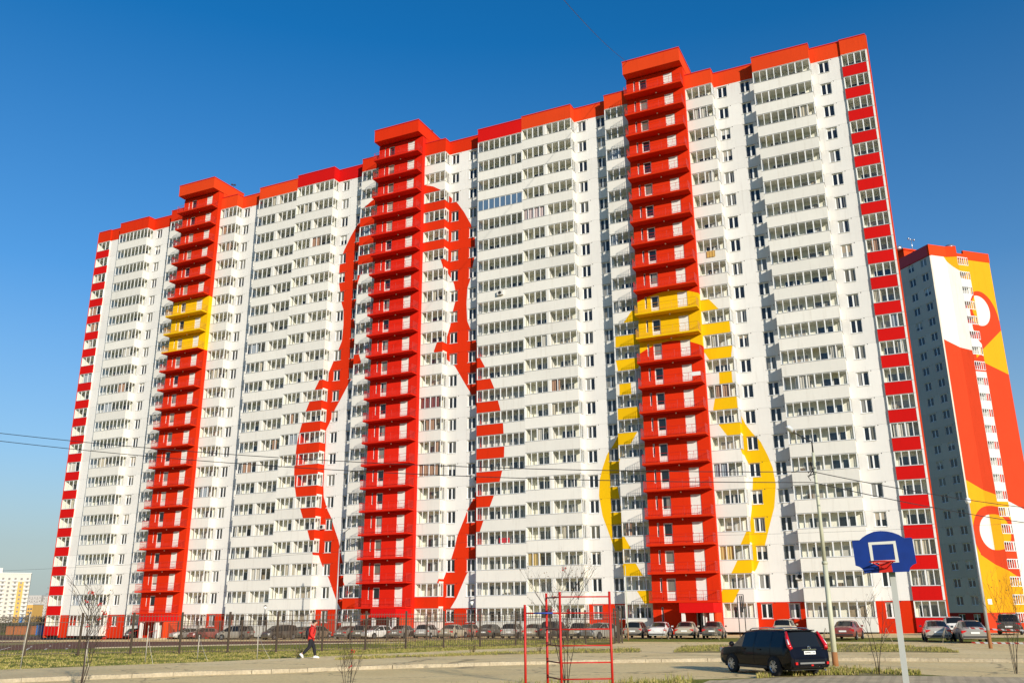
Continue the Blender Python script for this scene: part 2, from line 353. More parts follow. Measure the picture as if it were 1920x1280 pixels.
sheet('footpath', SW_NEAR, SW_FAR, ['pavement_dusty'], .1315, 80, 4)
sheet('access_lane', [(1130, 1213), (1300, 1214), (1500, 1213), (1700, 1215), (1830, 1222), (2080, 1236)], [(1165, 1203), (1300, 1203.5), (1500, 1203.5), (1700, 1203), (1830, 1203), (2080, 1203)], ['asphalt_dusty'], .03, 60, 6)
sheet('parking_lane', [(-126, 70), (-60, 73.5), (-20, 79.5), (12, 76)], [(-126, 91.2), (-60, 91.2), (-20, 91.2), (12, 91.2)], ['asphalt_dusty'], .025, 60, 8, False)
sheet('paved_walk', [(1150, 1345), (1500, 1345), (2080, 1345)], [(1330, 1275), (1545, 1265.5), (1700, 1266), (1920, 1269), (2080, 1271)], ['paving_tiles'], .006, 40, 6)
sheet('verge_strip', [(640, 1241), (760, 1236.5), (900, 1232), (1018, 1229), (1100, 1228), (1200, 1227)], [(640, 1239.5), (760, 1233.5), (900, 1228), (1018, 1223.5), (1100, 1221), (1200, 1219)], ['verge_grass'], .142, 40, 3)
sheet('verge_strip', [(1262, 1227.5), (1370, 1227.5), (1480, 1226.5), (1700, 1227), (1800, 1228)], [(1280, 1214), (1370, 1213), (1480, 1211), (1650, 1211), (1770, 1220)], ['verge_grass'], .142, 40, 3)
sheet('verge_strip', [(1420, 1271), (1480, 1268), (1545, 1265), (1640, 1265), (1725, 1265)], [(1425, 1269), (1480, 1258.5), (1560, 1254), (1640, 1257), (1725, 1262)], ['verge_grass'], .012, 30, 3)
sheet('running_track', [(-140, 1222), (0, 1218.5), (200, 1214), (400, 1209.5), (640, 1206.5), (760, 1205)], [(-140, 1188), (0, 1190), (75, 1192), (130, 1197), (420, 1199.5), (640, 1199), (790, 1200)], ['track_red'], .012, 60, 26)
sheet('track_infield', [(-140, 1213), (0, 1210), (60, 1208), (130, 1203)], [(-140, 1207), (0, 1205.5), (60, 1203), (130, 1198)], ['verge_grass'], .018, 40, 14)
# kerb stones, each a stone
kt = thing('kerb', 'long row of pale concrete kerb stones along the dusty road', 'kerb', at(960, 1246))
kp = resample([at(*q) for q in KERB], 66)
km = MB().box(-.5, .5, -.075, .075, -.1, .15).mesh('kerb_stone', ['kerb_stone'])
for i in range(66):
    a, b = kp[i], kp[i+1]; d = b-a; L = d.length; n_ = max(1, int(round(L/1.0)))
    mid = (a+b)/2
    o = obj('kerb_stone', km, None, (mid.x+random.uniform(-.012, .012), mid.y+random.uniform(-.012, .012), random.uniform(-.012, .008)), math.atan2(d.y, d.x)+random.uniform(-.008, .008)); o.scale = ((L-.008), 1, 1)
    o.parent = kt; o.matrix_parent_inverse = Matrix.Translation(-kt.location)
# track lines
mb = MB()
for pts in ([(0, 1199), (40, 1197.5), (75, 1194.5), (98, 1192)], [(0, 1202.5), (60, 1200), (100, 1196.5), (125, 1193)], [(0, 1207), (70, 1203.5), (120, 1198.5)]):
    ps = resample([at(*q, .026) for q in pts], 16)
    for a, b in zip(ps, ps[1:]):
        d = (b-a).normalized(); s_ = Vector((-d.y, d.x, 0))*.06; mb.face((a-s_, b-s_, b+s_, a+s_))
for (a, b) in (((-20, 1224), (20, 1213)), ((45, 1221), (60, 1211)), ((84, 1218), (95, 1210)), ((124, 1217), (131, 1209))):
    a = at(*a, .026); b = at(*b, .026); d = (b-a).normalized(); s_ = Vector((-d.y, d.x, 0))*.06; mb.face((a-s_, b-s_, b+s_, a+s_))
struct(mb.build('track_lines', ['line_white']))
mb = MB()
ps = resample([at(*q, .03) for q in ((180, 1215), (300, 1212), (420, 1209.5), (560, 1207), (700, 1205.5), (760, 1205))], 130)
for p in ps: mb.box(p.x-.12, p.x+.12, p.y-.05, p.y+.05, p.z-.08, p.z+.05)
stuff(tag(mb.build('edging_stones', ['kerb_stone']), 'row of small pale edging stones along the running track', 'edging'))

# ------------------------------------------------------------------ the long apartment building: three sections
H = 2.8; REC = 1.2; NARROW = .035
ROWS = list(range(-1, 21))
DIM = {1: dict(L=(-17.786, -11.524), R=(10.948, A2)), 2: dict(L=(-A2, -11.496), R=(11.625, A2)), 3: dict(L=(-A2, -11.17), R=(11.452, 17.786))}
B2_, E1, E2, TW = 6.70, 21.07, 23.818, 3.52
def window_mesh(wd, ht):
    f = MB(); b = .07
    f.box(0, wd, 0, .06, 0, b).box(0, wd, 0, .06, ht-b, ht).box(0, b, 0, .06, b, ht-b).box(wd-b, wd, 0, .06, b, ht-b)
    f.box(wd/2-.08, wd/2+.08, -.01, .06, b, ht-b)
    f.box(-.04, wd+.04, -.2, .0, -.05, -.01)                      # sill
    g = MB(); g.face([(b-wd/2, .035, b), (0-.08, .035, b), (0-.08, .035, ht-b), (b-wd/2, .035, ht-b)])
    g.face([(.08, .035, b), (wd/2-b, .035, b), (wd/2-b, .035, ht-b), (.08, .035, ht-b)])
    return f.mesh('window', ['pvc_white']), g.mesh('glass', ['window_glass'])
WW, WH, WZ = 1.09, 1.40, 1.26
wm, gm = window_mesh(WW, WH)
def add_window(par, u, wv, z, mesh=(wm, gm), wd=WW):
    o = obj('window', mesh[0], par, (u, wv, z)); g = obj('glass', mesh[1], o, (wd/2, 0, 0)); return o
def wall_panel_mesh(u0, u1, wins, first, mats, name='wall_panel'):
    mb = MB(); z0 = -.3 if first else .006
    mb.panel(u0, u1, z0, H-.006, REC, REC+.3, [(a, a+WW, WZ, WZ+WH) for a in wins], 0)
    for a in wins:
        c = a+WW+.28 if a+WW+.4 < u1 else a-.28
        if u0+.1 < c < u1-.1:
            mb.path([(c, REC-.004, 2.72), (c, REC+.02, 2.72)], .055, 8, 1)
        # thin grey metal strip over the opening
        mb.box(a-.08, a+WW+.08, REC-.03, REC+.0, WZ+WH+.003, WZ+WH+.035, 2)
    return mb.mesh(name, mats+['vent_dark', 'ledge_metal'])
def loggia_meshes(u0, u1, front, mats, exposedL, exposedR, npane, pier, back=1.45, panelmat=None):
    """one storey of a glazed balcony column; origin at storey line"""
    p = MB(); t_ = .12
    p.box(u0, u1, front, front+t_, 0, 1.27, 0)
    p.box(u0, u1, front+t_, back, 0, .2, 1)
    for ex, a, b, sd in ((exposedL, u0, u0+t_, -1), (exposedR, u1-t_, u1, 1)):
        if ex: p.box(a, b, front+t_, REC+.02, .2, 1.27, 0)
        else: p.box(a, b, front+t_, back, .2, H, 1)
    oL = .035 if exposedL else 0; oR = .035 if exposedR else 0
    p.box(u0-oL, u1+oR, front-.035, front+t_+.02, 1.275, 1.30, 2)
    if exposedR: p.box(u1-t_-.02, u1+.035, front+t_+.02, REC, 1.275, 1.30, 2)
    if exposedL: p.box(u0-.035, u0+t_+.02, front+t_+.02, REC, 1.275, 1.30, 2)
    p.face([(u0, back, .2), (u1, back, .2), (u1, back, H), (u0, back, H)], 1)
    # drip edge under the panel above
    p.box(u0, u1, front-.015, front+.10, H-.03, H-.002, 2)
    if pier:
        p.box(pier[0], pier[1], front+.004, back, .2, H-.004, 0)
    par = p.mesh('loggia', mats+['loggia_inner', 'ledge_metal'])
    f = MB(); panes = []
    y0, y1 = front+.03, front+.09; zb, zt = 1.305, H-.035
    spans = [(u0, u1)] if not pier else [(u0, pier[0]), (pier[1], u1)]
    for si, (a, b) in enumerate(spans):
        n = npane if not pier else npane//2
        f.box(a, b, y0, y1, zb, zb+.05).box(a, b, y0, y1, zt-.05, zt)
        for i in range(n+1):
            c = a+(b-a)*i/n; hw = .055 if i in (0, n) else (.06 if i % 2 == 0 else .036)
            lo, hi = max(a, c-hw), min(b, c+hw); 
            if i == 0: lo, hi = a, a+.09
            if i == n: lo, hi = b-.09, b
            f.box(lo, hi, y0-.005, y1+.005, zb+.05, zt-.05)
            if i < n:
                d = a+(b-a)*(i+1)/n
                panes.append((c+.03, d-.03))
    side = []
    for ex, x in ((exposedL, u0+.06), (exposedR, u1-.06)):
        if not ex: continue
        f.box(x-.03, x+.03, y1, REC, zb, zb+.05).box(x-.03, x+.03, y1, REC, zt-.05, zt)
        for yy in (y1, (y1+REC)/2-.025, REC-.05): f.box(x-.033, x+.033, yy, yy+.05, zb+.05, zt-.05)
        side.append(x)
    fr = f.mesh('glazing_frame', ['pvc_white'])
    gl = MB(); ym = (y0+y1)/2
    for a, b in panes: gl.face([(a, ym, zb+.05), (b, ym, zb+.05), (b, ym, zt-.05), (a, ym, zt-.05)])
    ns = len(gl.f)
    gs = MB()
    for x in side: gs.face([(x, y1, zb+.05), (x, REC, zb+.05), (x, REC, zt-.05), (x, y1, zt-.05)])
    for q in gs.f: pass
    glm = MB(); glm.v = list(gl.v); glm.f = list(gl.f); glm.m = list(gl.m); glm.sm = list(gl.sm)
    for x in side: glm.face([(x, y1, zb+.05), (x, REC, zb+.05), (x, REC, zt-.05), (x, y1, zt-.05)])
    return dict(par=par, fr=fr, gl=glm.mesh('glazing', ['loggia_glass']), panes=panes, side=gs.mesh('side_pane', ['loggia_glass']) if side else None, ym=ym, zb=zb+.05, zt=zt-.05)
def door_unit(u, flip):
    """balcony window plus door seen at the back of a loggia"""
    f = MB(); g = MB(); s_ = -1 if flip else 1
    def rect(a, b, z0, z1):
        a, b = min(a, b), max(a, b)
        f.box(a, b, 0, .05, z0, z0+.08).box(a, b, 0, .05, z1-.08, z1).box(a, a+.08, 0, .05, z0+.08, z1-.08).box(b-.08, b, 0, .05, z0+.08, z1-.08)
        g.face([(a+.08, .03, z0+.08), (b-.08, .03, z0+.08), (b-.08, .03, z1-.08), (a+.08, .03, z1-.08)])
    rect(0, s_*.95, 1.05, 2.45); rect(s_*.98, s_*1.68, 1.15, 2.45)
    a, b = sorted((s_*.98, s_*1.68)); f.box(a, b, 0, .05, .25, 1.14)
    return f.mesh('balcony_door', ['pvc_white']), g.mesh('door_glass', ['window_glass'])
du, duf = door_unit(0, False), door_unit(0, True)
curt_cols = [(.50, .47, .40), (.35, .20, .12), (.20, .05, .04), (.45, .40, .30), (.30, .33, .36), (.48, .34, .12), (.50, .40, .38)]
for i, c in enumerate(curt_cols): mat('curtain_%d' % i, c, .9, .1, 5)
def curtain_mesh(wd, ht, k):
    mb = MB(); n = max(8, int(wd*14))
    for i in range(n):
        a, b = wd*i/n, wd*(i+1)/n; ya = .04*math.sin(a*23); yb = .04*math.sin(b*23)
        mb.face([(a, ya, 0), (b, yb, 0), (b, yb, ht), (a, ya, ht)], 0, True)
    return mb.mesh('curtain', ['curtain_%d' % k])
curtains = {(round(wd, 1), k): curtain_mesh(wd, 1.45, k) for wd in (.7, 1.4, 2.6) for k in range(len(curt_cols))}
junk_m = MB().box(0, .5, 0, .35, 0, .9).box(.1, .9, .1, .3, 0, .55)
mat('junk', (.18, .13, .08), .8, .3, 4); junk_me = junk_m.mesh('stored_box', ['junk'])
rack_m = MB()
for zz in (0, .5, 1.0, 1.4): rack_m.box(0, .7, 0, .3, zz, zz+.03)
for xx in (0, .67): rack_m.box(xx, xx+.03, 0, .3, 0, 1.43)
mat('rack', (.34, .30, .22), .7, .1, 4); rack_me = rack_m.mesh('shelf_rack', ['rack'])

def railing_mesh():
    r = MB(); y = -1.85
    def rail(p, q, rad): r.path([p, q], rad, 5, 0, False)
    for z in (1.15, .36): 
        rail((-3.48, y, z), (3.48, y, z), .022); rail((-3.48, y, z), (-3.48, -.6, z), .022); rail((3.48, y, z), (3.48, -.6, z), .022)
    rail((-3.48, y, .82), (3.48, y, .82), .012)
    n = 40
    for i in range(n+1):
        x = -3.48+6.96*i/n; big = i % 8 == 0
        r.path([(x, y, .22), (x, y, 1.15 if big else .82)], .022 if big else .011, 4, 0, False)
    for i in range(1, 8):
        yy = y+1.22*i/8
        for x in (-3.48, 3.48): r.path([(x, yy, .22), (x, yy, 1.15)], .013, 4, 0, False)
    return r
def make_section(s, label):
    S = SEC[s]; zoff = -S['base']
    root = thing('apartment_section', label, 'building', (S['c'], D, S['z']+S['base']), 0, 'sections of the long apartment building')
    def P(name, mb, mats): return mb.build(name, mats, root, (0, 0, zoff))
    rnd = random.Random(100+s)
    wallm, panm, towm = 'wall_%d' % s, 'panel_%d' % s, 'tower_%d' % s
    d = DIM[s]
    # unseen solid core behind the skin, added to block light leaks
    core = MB(); ua, ub = (-E2 if s == 1 else -A2), (E2 if s == 3 else A2)
    ca, cb = (-E1 if s == 1 else -A2), (E1 if s == 3 else A2)
    core.box(ca+.002, cb-.002, 1.53, 14, -3.1, 59.0)
    if s != 2: core.box(min(ua, ca)+.002 if s == 1 else cb, ca if s == 1 else ub-.002, 2.32, 14, -3.1, 59.0)
    core.box(-TW+.28, TW-.28, -.32, 1.53, -3.1, 61.6)
    P('core', core, ['core_grey'])
    # recess wall panels
    zones = []
    gapL, gapR = (-d['L'][1], -B2_), None
    zl = (d['L'][1], -B2_); zr = (B2_, d['R'][0])
    zones.append((zl[0], zl[1], [-8.22, -10.74 if s != 3 else -10.72])); zones.append((zr[0], zr[1], [7.08, 9.74]))
    if s == 3: zones.append((17.786, E1, [18.60]))
    if s == 1: zones.append((-E1, -17.786, []))
    for (a, b, wins) in zones:
        me = [wall_panel_mesh(a, b, wins, f, [wallm]) for f in (True, False)]
        for k in ROWS:
            obj('wall_panel', me[0 if k < 0 else 1], root, (0, 0, zoff+k*H))
            for u in wins: add_window(root, u, REC+.13, zoff+k*H+WZ)
    # loggia columns
    cols = []
    L0, L1 = d['L']; R0, R1 = d['R']
    pierL = ((L0+L1)/2-.15-(.2 if s != 1 else 0), (L0+L1)/2+.15-(.2 if s != 1 else 0)) if s != 1 else None
    cols.append(('wide', L0, L1, 0., s == 1, True, 8, pierL))
    cols.append(('wide', R0, R1, 0., True, s == 3, 8, ((R0+R1)/2-.2, (R0+R1)/2+.2) if s == 1 else None))
    cols.append(('narrow', -B2_, -TW+.0, NARROW, True, False, 4, None)); cols.append(('narrow', TW+.0, B2_, NARROW, False, True, 4, None))
    if s == 3: cols.append(('end', E1, E2, 1.0, False, False, 4, None))
    if s == 1: cols.append(('end', -E2, -E1, 1.0, False, False, 3, None))
    npn = 0
    for kind, a, b, fr, eL, eR, n, pier in cols:
        back = 1.45 if kind != 'end' else 2.3
        aa, bb = a, b
        me = loggia_meshes(aa, bb, fr, ['crimson_panel' if kind == 'end' else panm], eL, eR, n, pier, back)
        if kind == 'end':      # cut the core for the deeper end balcony: its back wall is drawn by the loggia itself
            pass
        for k in ROWS:
            z = zoff+k*H
            o = obj('loggia', me['par'], root, (0, 0, z))
            obj('glazing_frame', me['fr'], o)
            single = s == 3 and kind in ('wide', 'narrow') and a > 0 or (s == 3 and kind == 'end' and k < 8)
            blue = s == 2 and kind == 'wide' and a > 0 and k == 17
            if single:
                for (pa, pb) in me['panes']:
                    q = MB(); q.face([(0, 0, 0), (pb-pa, 0, 0), (pb-pa, 0, me['zt']-me['zb']), (0, 0, me['zt']-me['zb'])])
                    key = ('pane', s, round(pb-pa, 3))
                    if key not in PANE: PANE[key] = q.mesh('pane', ['loggia_glass'])
                    if rnd.random() < .035: continue        # an opened sash
                    obj('pane', PANE[key], o, (pa, me['ym'], me['zb']))
                if me['side']: obj('side_pane', me['side'], o)
            else:
                g = obj('glazing', me['gl'], o)
                if blue:
                    g.data = me['gl'].copy(); g.data.materials[0] = MATS['blue_film_glass']
            # doors at the back
            wd = b-a
            if kind == 'wide': spots = [(a+wd*.16, du), (a+wd*.60, du)] if wd > 5 else [(a+.5, du)]
            elif kind == 'narrow': spots = [(a+.75, du)]
            else: spots = [(a+.35, du)]
            for u, dd in spots:
                dz = obj('balcony_door', dd[0], o, (u, back-.053, 0)); obj('door_glass', dd[1], dz)
            r = rnd.random()
            forced = None
            if s == 3 and kind == 'wide' and a < 0 and k == 16: forced = (a+.2, 2.6, 6)
            if s == 2 and kind == 'narrow' and a > 0 and k == 8: forced = (a+.15, 2.6, 2)
            if s == 2 and kind == 'narrow' and a > 0 and k == 5: forced = (a+.15, 2.6, 1)
            if s == 3 and kind == 'wide' and a < 0 and k == 1: forced = (a+.2, 1.4, 5)
            if s == 3 and kind == 'narrow' and a > 0 and k == 1: forced = (a+.1, 1.4, 5)
            if forced:
                obj('curtain', curtains[(forced[1], forced[2])], o, (forced[0], fr+.2, 1.28))
            elif r < .24:
                wd_ = rnd.choice((.7, 1.4)); obj('curtain', curtains[(wd_, rnd.choice((0, 0, 3, 4, 3, 1)))], o, (a+rnd.uniform(.15, max(.2, wd-wd_-.3)), fr+.22, 1.28))
            elif r < .36: obj('stored_box', junk_me, o, (a+rnd.uniform(.3, wd-1.3), back-.55, .2)).scale = (1, 1, rnd.uniform(1.3, 2.0))
            elif r < .46: obj('shelf_rack', rack_me, o, (a+rnd.uniform(.2, wd-1.0), back-.4, .2))
    # tower
    ops = [(-2.64, -2.40, 1.05, 2.5), (-1.95, -.97, .24, 2.42), (1.12, 2.22, .24, 2.42)]
    tp = MB().panel(-TW, TW, .006, H-.006, -.6, -.34, ops, 0); tp.box(-TW, -TW+.26, -.34, NARROW+.3, .006, H-.006, 0); tp.box(TW-.26, TW, -.34, NARROW+.3, .006, H-.006, 0)
    tpm = tp.mesh('tower_panel', [towm])
    slit = MB(); slit.box(0, .24, 0, .05, 0, .05).box(0, .24, 0, .05, 1.4, 1.45).box(0, .05, 0, .05, .05, 1.4).box(.19, .24, 0, .05, .05, 1.4); slm = slit.mesh('slit_window', ['pvc_white'])
    sg = MB(); sg.face([(.05, .03, .05), (.19, .03, .05), (.19, .03, 1.4), (.05, .03, 1.4)]); sgm = sg.mesh('glass', ['window_glass'])
    gd = MB(); gd.box(0, .98, 0, .06, 0, .1).box(0, .98, 0, .06, 2.08, 2.18).box(0, .12, 0, .06, .1, 2.08).box(.86, .98, 0, .06, .1, 2.08).box(.12, .86, 0, .06, .75, .85).box(.12, .86, .01, .05, .1, .75); gdm = gd.mesh('glazed_door', ['door_white'])
    gg = MB(); gg.face([(.12, .03, .85), (.86, .03, .85), (.86, .03, 2.08), (.12, .03, 2.08)]); ggm = gg.mesh('glass', ['window_glass'])
    wd = MB(); wd.box(0, 1.1, 0, .06, 0, 2.18).box(.04, 1.06, -.012, 0, .04, 2.14).box(.1, .14, -.07, -.012, 1.0, 1.14); wdm = wd.mesh('service_door', ['door_white'])
    slab = MB(); slab.box(-TW, TW, -1.88, -.602, .02, .17, 0).box(-TW, TW, -1.88, -1.80, .17, .23, 0); sbm = slab.mesh('balcony', [towm])
    rlm = railing_mesh().mesh('railing', ['rail_red']); rly = None
    ceil_lamp = MB().sphere((0, 0, 0), .09).mesh('soffit_lamp', ['lamp_globe'])
    for k in range(0, 22):
        z = zoff+k*H
        obj('tower_panel', tpm, root, (0, 0, z))
        o = obj('balcony', sbm, root, (0, 0, z)); 
        ry = (s == 3 and k in (10, 11)) or (s == 1 and k in (14, 15, 13))
        if ry:
            if rly is None: mat('rail_yellow', (.62, .30, .01), .45, .1, 8); rly = railing_mesh().mesh('railing', ['rail_yellow'])
        obj('railing', rly if ry else rlm, o)
        if k < 21:
            obj('soffit_lamp', ceil_lamp, o, (.25, -1.0, H-.1))
        a = obj('slit_window', slm, root, (-2.64, -.50, z+1.05)); obj('glass', sgm, a)
        a = obj('glazed_door', gdm, root, (-1.95, -.50, z+.24)); obj('glass', ggm, a, (0, 0, 0))
        a = obj('service_door', wdm, root, (1.12, -.54, z+.24))
    # tower foot, entrance and canopy
    ft = MB().panel(-TW, TW, -3.1, -.006, -.6, -.34, [(-2.64, -2.40, -1.9, -.35), (.95, 2.25, -2.9, -.5)], 0)
    ft.box(-TW, -TW+.26, -.34, NARROW+.3, -3.1, -.006, 0).box(TW-.26, TW, -.34, NARROW+.3, -3.1, -.006, 0)
    P('tower_foot', ft, ['red_plaster'])
    a = obj('slit_window', slm, root, (-2.64, -.50, zoff-1.87)); obj('glass', sgm, a)
    ed = MB(); ed.box(0, 1.3, 0, .06, 0, .1).box(0, 1.3, 0, .06, 2.28, 2.4).box(0, .1, 0, .06, .1, 2.28).box(1.2, 1.3, 0, .06, .1, 2.28).box(.6, .7, 0, .06, .1, 2.28)
    a = P('entrance_door', ed, ['door_white']); a.location = (.95, -.5, zoff-2.9)
    eg = MB(); eg.face([(.1, .03, .1), (.6, .03, .1), (.6, .03, 2.28), (.1, .03, 2.28)]); eg.face([(.7, .03, .1), (1.2, .03, .1), (1.2, .03, 2.28), (.7, .03, 2.28)]); eg.build('glass', ['window_glass'], a)
    P('entrance_canopy', MB().box(.15, TW, -4.0, -1.885, -.95, -.02, 0).box(.15, TW, -1.885, -.605, -.95, -.012, 0), ['crimson_panel'])
    for u, wv in ((.45, -3.7), (3.2, -3.7)): P('canopy_pillar', MB().box(u-.16, u+.16, wv-.16, wv+.16, -3.1, -.955), ['white_plaster'])
    P('porch_wall', MB().box(TW-.22, TW-.002, -2.9, -.61, -3.1, -.955), ['orange_red'])
    P('porch_panel', MB().box(2.3, 2.4, -3.4, -.61, -2.9, -.955), ['white_plaster'])
    P('porch_step', MB().box(-.4, TW+.4, -4.6, -.61, -3.1, -2.93), ['kerb_stone'])
    hr = MB()
    for u in (.2, 3.6):
        hr.path([(u, -5.4, -3.1), (u, -5.4, -2.2), (u, -4.0, -1.95), (u, -4.0, -2.93)], .03, 6)
    P('handrail', hr, ['rail_red'])
    # roof parapet, one piece per bay
    rp = [(d['L'][0], d['L'][1], 0.), (d['L'][1], -B2_, REC), (-B2_, -TW, NARROW), (TW, B2_, NARROW), (B2_, d['R'][0], REC), (d['R'][0], d['R'][1], 0.)]
    if s == 3: rp += [(17.786, E1, REC), (E1, E2, 1.0)]
    if s == 1: rp += [(-E1, -17.786, REC), (-E2, -E1, 1.0)]
    for a, b, fr in rp:
        tint = 'red_plaster' if not (s == 3 or (s == 1 and a > 0)) else 'orange_red'
        if s == 2: tint = 'crimson_panel' if abs(a) > 11 or abs(b) > 12 else 'red_plaster'
        m_ = MB(); m_.box(a, b, fr, 3.0, 58.84, 60.70, 0); m_.box(a+.002, b-.002, fr+.004, 2.99, 58.802, 58.838, 2)
        m_.box(a-.03, b+.03, fr-.06, fr+.30, 60.703, 60.80, 1)
        for ex, x in ((fr < .5 and b not in (A2,), b), ):
            if ex: m_.box(x-.27, x+.06, fr+.303, REC+.1, 60.704, 60.798, 1)
        P('parapet', m_, [tint, 'coping_red', 'loggia_inner'])
    cap = MB(); cap.box(-TW, TW, -1.88, 4.6, 61.71, 63.42, 0).box(-TW+.03, TW-.03, .34, 4.57, 58.8, 61.705, 0); cap.box(-TW-.05, TW+.05, -1.94, 4.66, 63.423, 63.53, 1)
    P('tower_cap', cap, ['orange_red' if s != 2 else 'red_plaster', 'coping_red'])
    P('roof', MB().box(ua, ub, 3.0, 14, 58.8, 59.3), ['core_grey'])
    P('roof_parapet_back', MB().box(ua, ub, 13.7, 14.0, 59.302, 60.6), ['red_plaster'])
    if s == 3:
        P('end_wall', MB().box(E2+.004, E2+.14, 1.0, 14, -3.1, 60.6), ['orange_red'])
        P('end_pier', MB().box(E2-.20, E2-.002, .985, 1.5, .02, 58.8), ['white_plaster'])
    if s == 1:
        P('end_wall', MB().box(-E2-.14, -E2-.004, 1.0, 14, -3.1, 60.6), ['orange_red'])
    # aerial on the cap
    an = MB().path([(2.2, 3.5, 63.5), (2.2, 3.5, 65.0)], .04, 5).path([(1.9, 3.5, 64.9), (2.5, 3.5, 64.9)], .03, 5).sphere((1.9, 3.5, 65.0), .16).sphere((2.5, 3.5, 64.8), .16)
    P('roof_camera_mast', an, ['rail_dark'])
    return root
PANE = {}
make_section(3, 'nearest right-hand section of white tower block, yellow ring motif around red stair tower')
make_section(2, 'middle section of white tower block, big red nesting doll outline around stair tower')
make_section(1, 'farthest left-hand section of white tower block, yellow band across its red stair tower')
# ------------------------------------------------------------------ second tower block (right) and the far background
def tower2():
    a = R_(43); base = -1.5; hp = 3.15; fl = 2.745; NR = 22
    root = thing('apartment_tower', 'separate tower block at the right edge, shaded grey side and painted red and yellow front', 'building', (4.78, 163.29, base), a)
    # local frame: x along the lit front, y into the building, origin at the near corner
    m, t, b = base_mat('tower_mural'); tc = t.nodes.new('ShaderNodeTexCoord')
    x, y, z = pos(t); dx = math_(t, 'SUBTRACT', x, 4.78); dy = math_(t, 'SUBTRACT', y, 163.29)
    sx = math_(t, 'ADD', math_(t, 'MULTIPLY', dx, math.cos(a)), math_(t, 'MULTIPLY', dy, math.sin(a)))
    def line(x0, z0, x1, z1):      # 1 below the line
        k = (z1-z0)/(x1-x0); return math_(t, 'LESS_THAN', z, math_(t, 'MULTIPLY_ADD', sx, k, z0-k*x0))
    def ell(cx, cz, rx, rz):
        p = math_(t, 'DIVIDE', math_(t, 'SUBTRACT', sx, cx), rx); q = math_(t, 'DIVIDE', math_(t, 'SUBTRACT', z, cz), rz)
        return math_(t, 'LESS_THAN', math_(t, 'ADD', math_(t, 'MULTIPLY', p, p), math_(t, 'MULTIPLY', q, q)), 1.)
    W_ = (.74, .72, .66); Y_ = (.76, .36, .012); R2 = (.62, .055, .016); A = lambda p, q: math_(t, 'MULTIPLY', p, q); N = lambda p: math_(t, 'SUBTRACT', 1., p)
    gt = lambda v: math_(t, 'GREATER_THAN', sx, v); lt = lambda v: math_(t, 'LESS_THAN', sx, v)
    c = mixc(t, 0., Y_, Y_)
    c = mixc(t, A(A(N(line(0, 46.6, 5.5, 44.6)), lt(7.9)), N(ell(9.6, 66.5, 7.6, 8.6))), c, W_)          # white head
    c = mixc(t, A(line(0, 46.6, 5.5, 44.6), lt(6.0)), c, R2)
    c = mixc(t, A(A(gt(5.2), line(8.4, 45.3, 12.9, 48.9)), line(0, 46.6, 5.5, 44.6)), c, R2)
    c = mixc(t, A(ell(9.6, 50.6, 3.6, 5.6), gt(6.2)), c, R2)
    c = mixc(t, A(A(gt(8.4), N(line(8.4, 45.3, 12.9, 48.9))), line(8.4, 45.3, 13.2, 51)), c, R2)
    c = mixc(t, A(A(gt(8.2), line(8.4, 45.3, 12.9, 48.9)), N(line(8.4, 42.9, 13.2, 41.2))), c, Y_)
    c = mixc(t, A(gt(8.2), line(8.4, 42.9, 13.2, 41.2)), c, R2)
    c = mixc(t, A(ell(9.1, 52.5, 2.35, 2.8), gt(8.0)), c, W_); c = mixc(t, A(ell(9.1, 52.5, 2.35, 2.8), lt(8.5)), c, Y_)
    c = mixc(t, A(line(0, 22.6, 6.5, 19.5), lt(7.6)), c, Y_)
    c = mixc(t, A(line(8, 19.4, 13.3, 17.2), gt(7.6)), c, W_)
    c = mixc(t, A(ell(4.1, 13.6, 3.9, 4.7), lt(7.9)), c, R2)
    c = mixc(t, A(A(N(line(.5, 10.8, 6.6, 7.3)), line(0, 14.5, 6, 14.5)), A(lt(7.9), gt(1.0))), c, R2)
    c = mixc(t, ell(4.3, 14.1, 2.75, 2.85), c, W_); c = mixc(t, A(ell(4.3, 14.1, 2.75, 2.85), gt(3.85)), c, Y_)
    c = mixc(t, A(line(.5, 10.8, 6.6, 7.3), lt(8.3)), c, Y_)
    c = mixc(t, math_(t, 'LESS_THAN', z, 1.65), c, R2)
    c = mixc(t, A(A(gt(5.28), lt(7.57)), A(math_(t, 'LESS_THAN', z, 41.), math_(t, 'GREATER_THAN', z, 19.))), c, W_)
    plaster(t, b, c); MATS['tower_mural'] = m
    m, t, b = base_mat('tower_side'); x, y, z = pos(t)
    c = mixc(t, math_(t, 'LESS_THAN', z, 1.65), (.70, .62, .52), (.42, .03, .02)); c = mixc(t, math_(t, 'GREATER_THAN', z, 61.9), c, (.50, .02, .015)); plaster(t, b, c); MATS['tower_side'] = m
    def P(name, mb, mats, loc=(0, 0, 0)): return mb.build(name, mats, root, loc)
    # side wall storeys with openings: the wall runs along +y at x = 0
    def side_mesh(first):
        mb = MB(); z0 = -.4 if first else .006; T = .3; Lw = 13.5; ops = [(.95, 2.45), (4.05, 5.55), (8.0, 9.5), (11.2, 12.7)]
        cu = .0
        for o0, o1 in ops:
            mb.box(0, T, cu, o0, z0, fl-.006); mb.box(0, T, o0, o1, z0, 1.15); mb.box(0, T, o0, o1, 2.55, fl-.006); cu = o1
        mb.box(0, T, cu, Lw, z0, fl-.006)
        for o0, o1 in ops: mb.path([(-.004, o0-.3, 2.6), (.02, o0-.3, 2.6)], .06, 8, 1)
        return mb.mesh('wall_panel', ['tower_side', 'vent_dark']), ops
    sm = [side_mesh(True), side_mesh(False)]
    f = MB(); wd, ht, e = 1.5, 1.4, .08
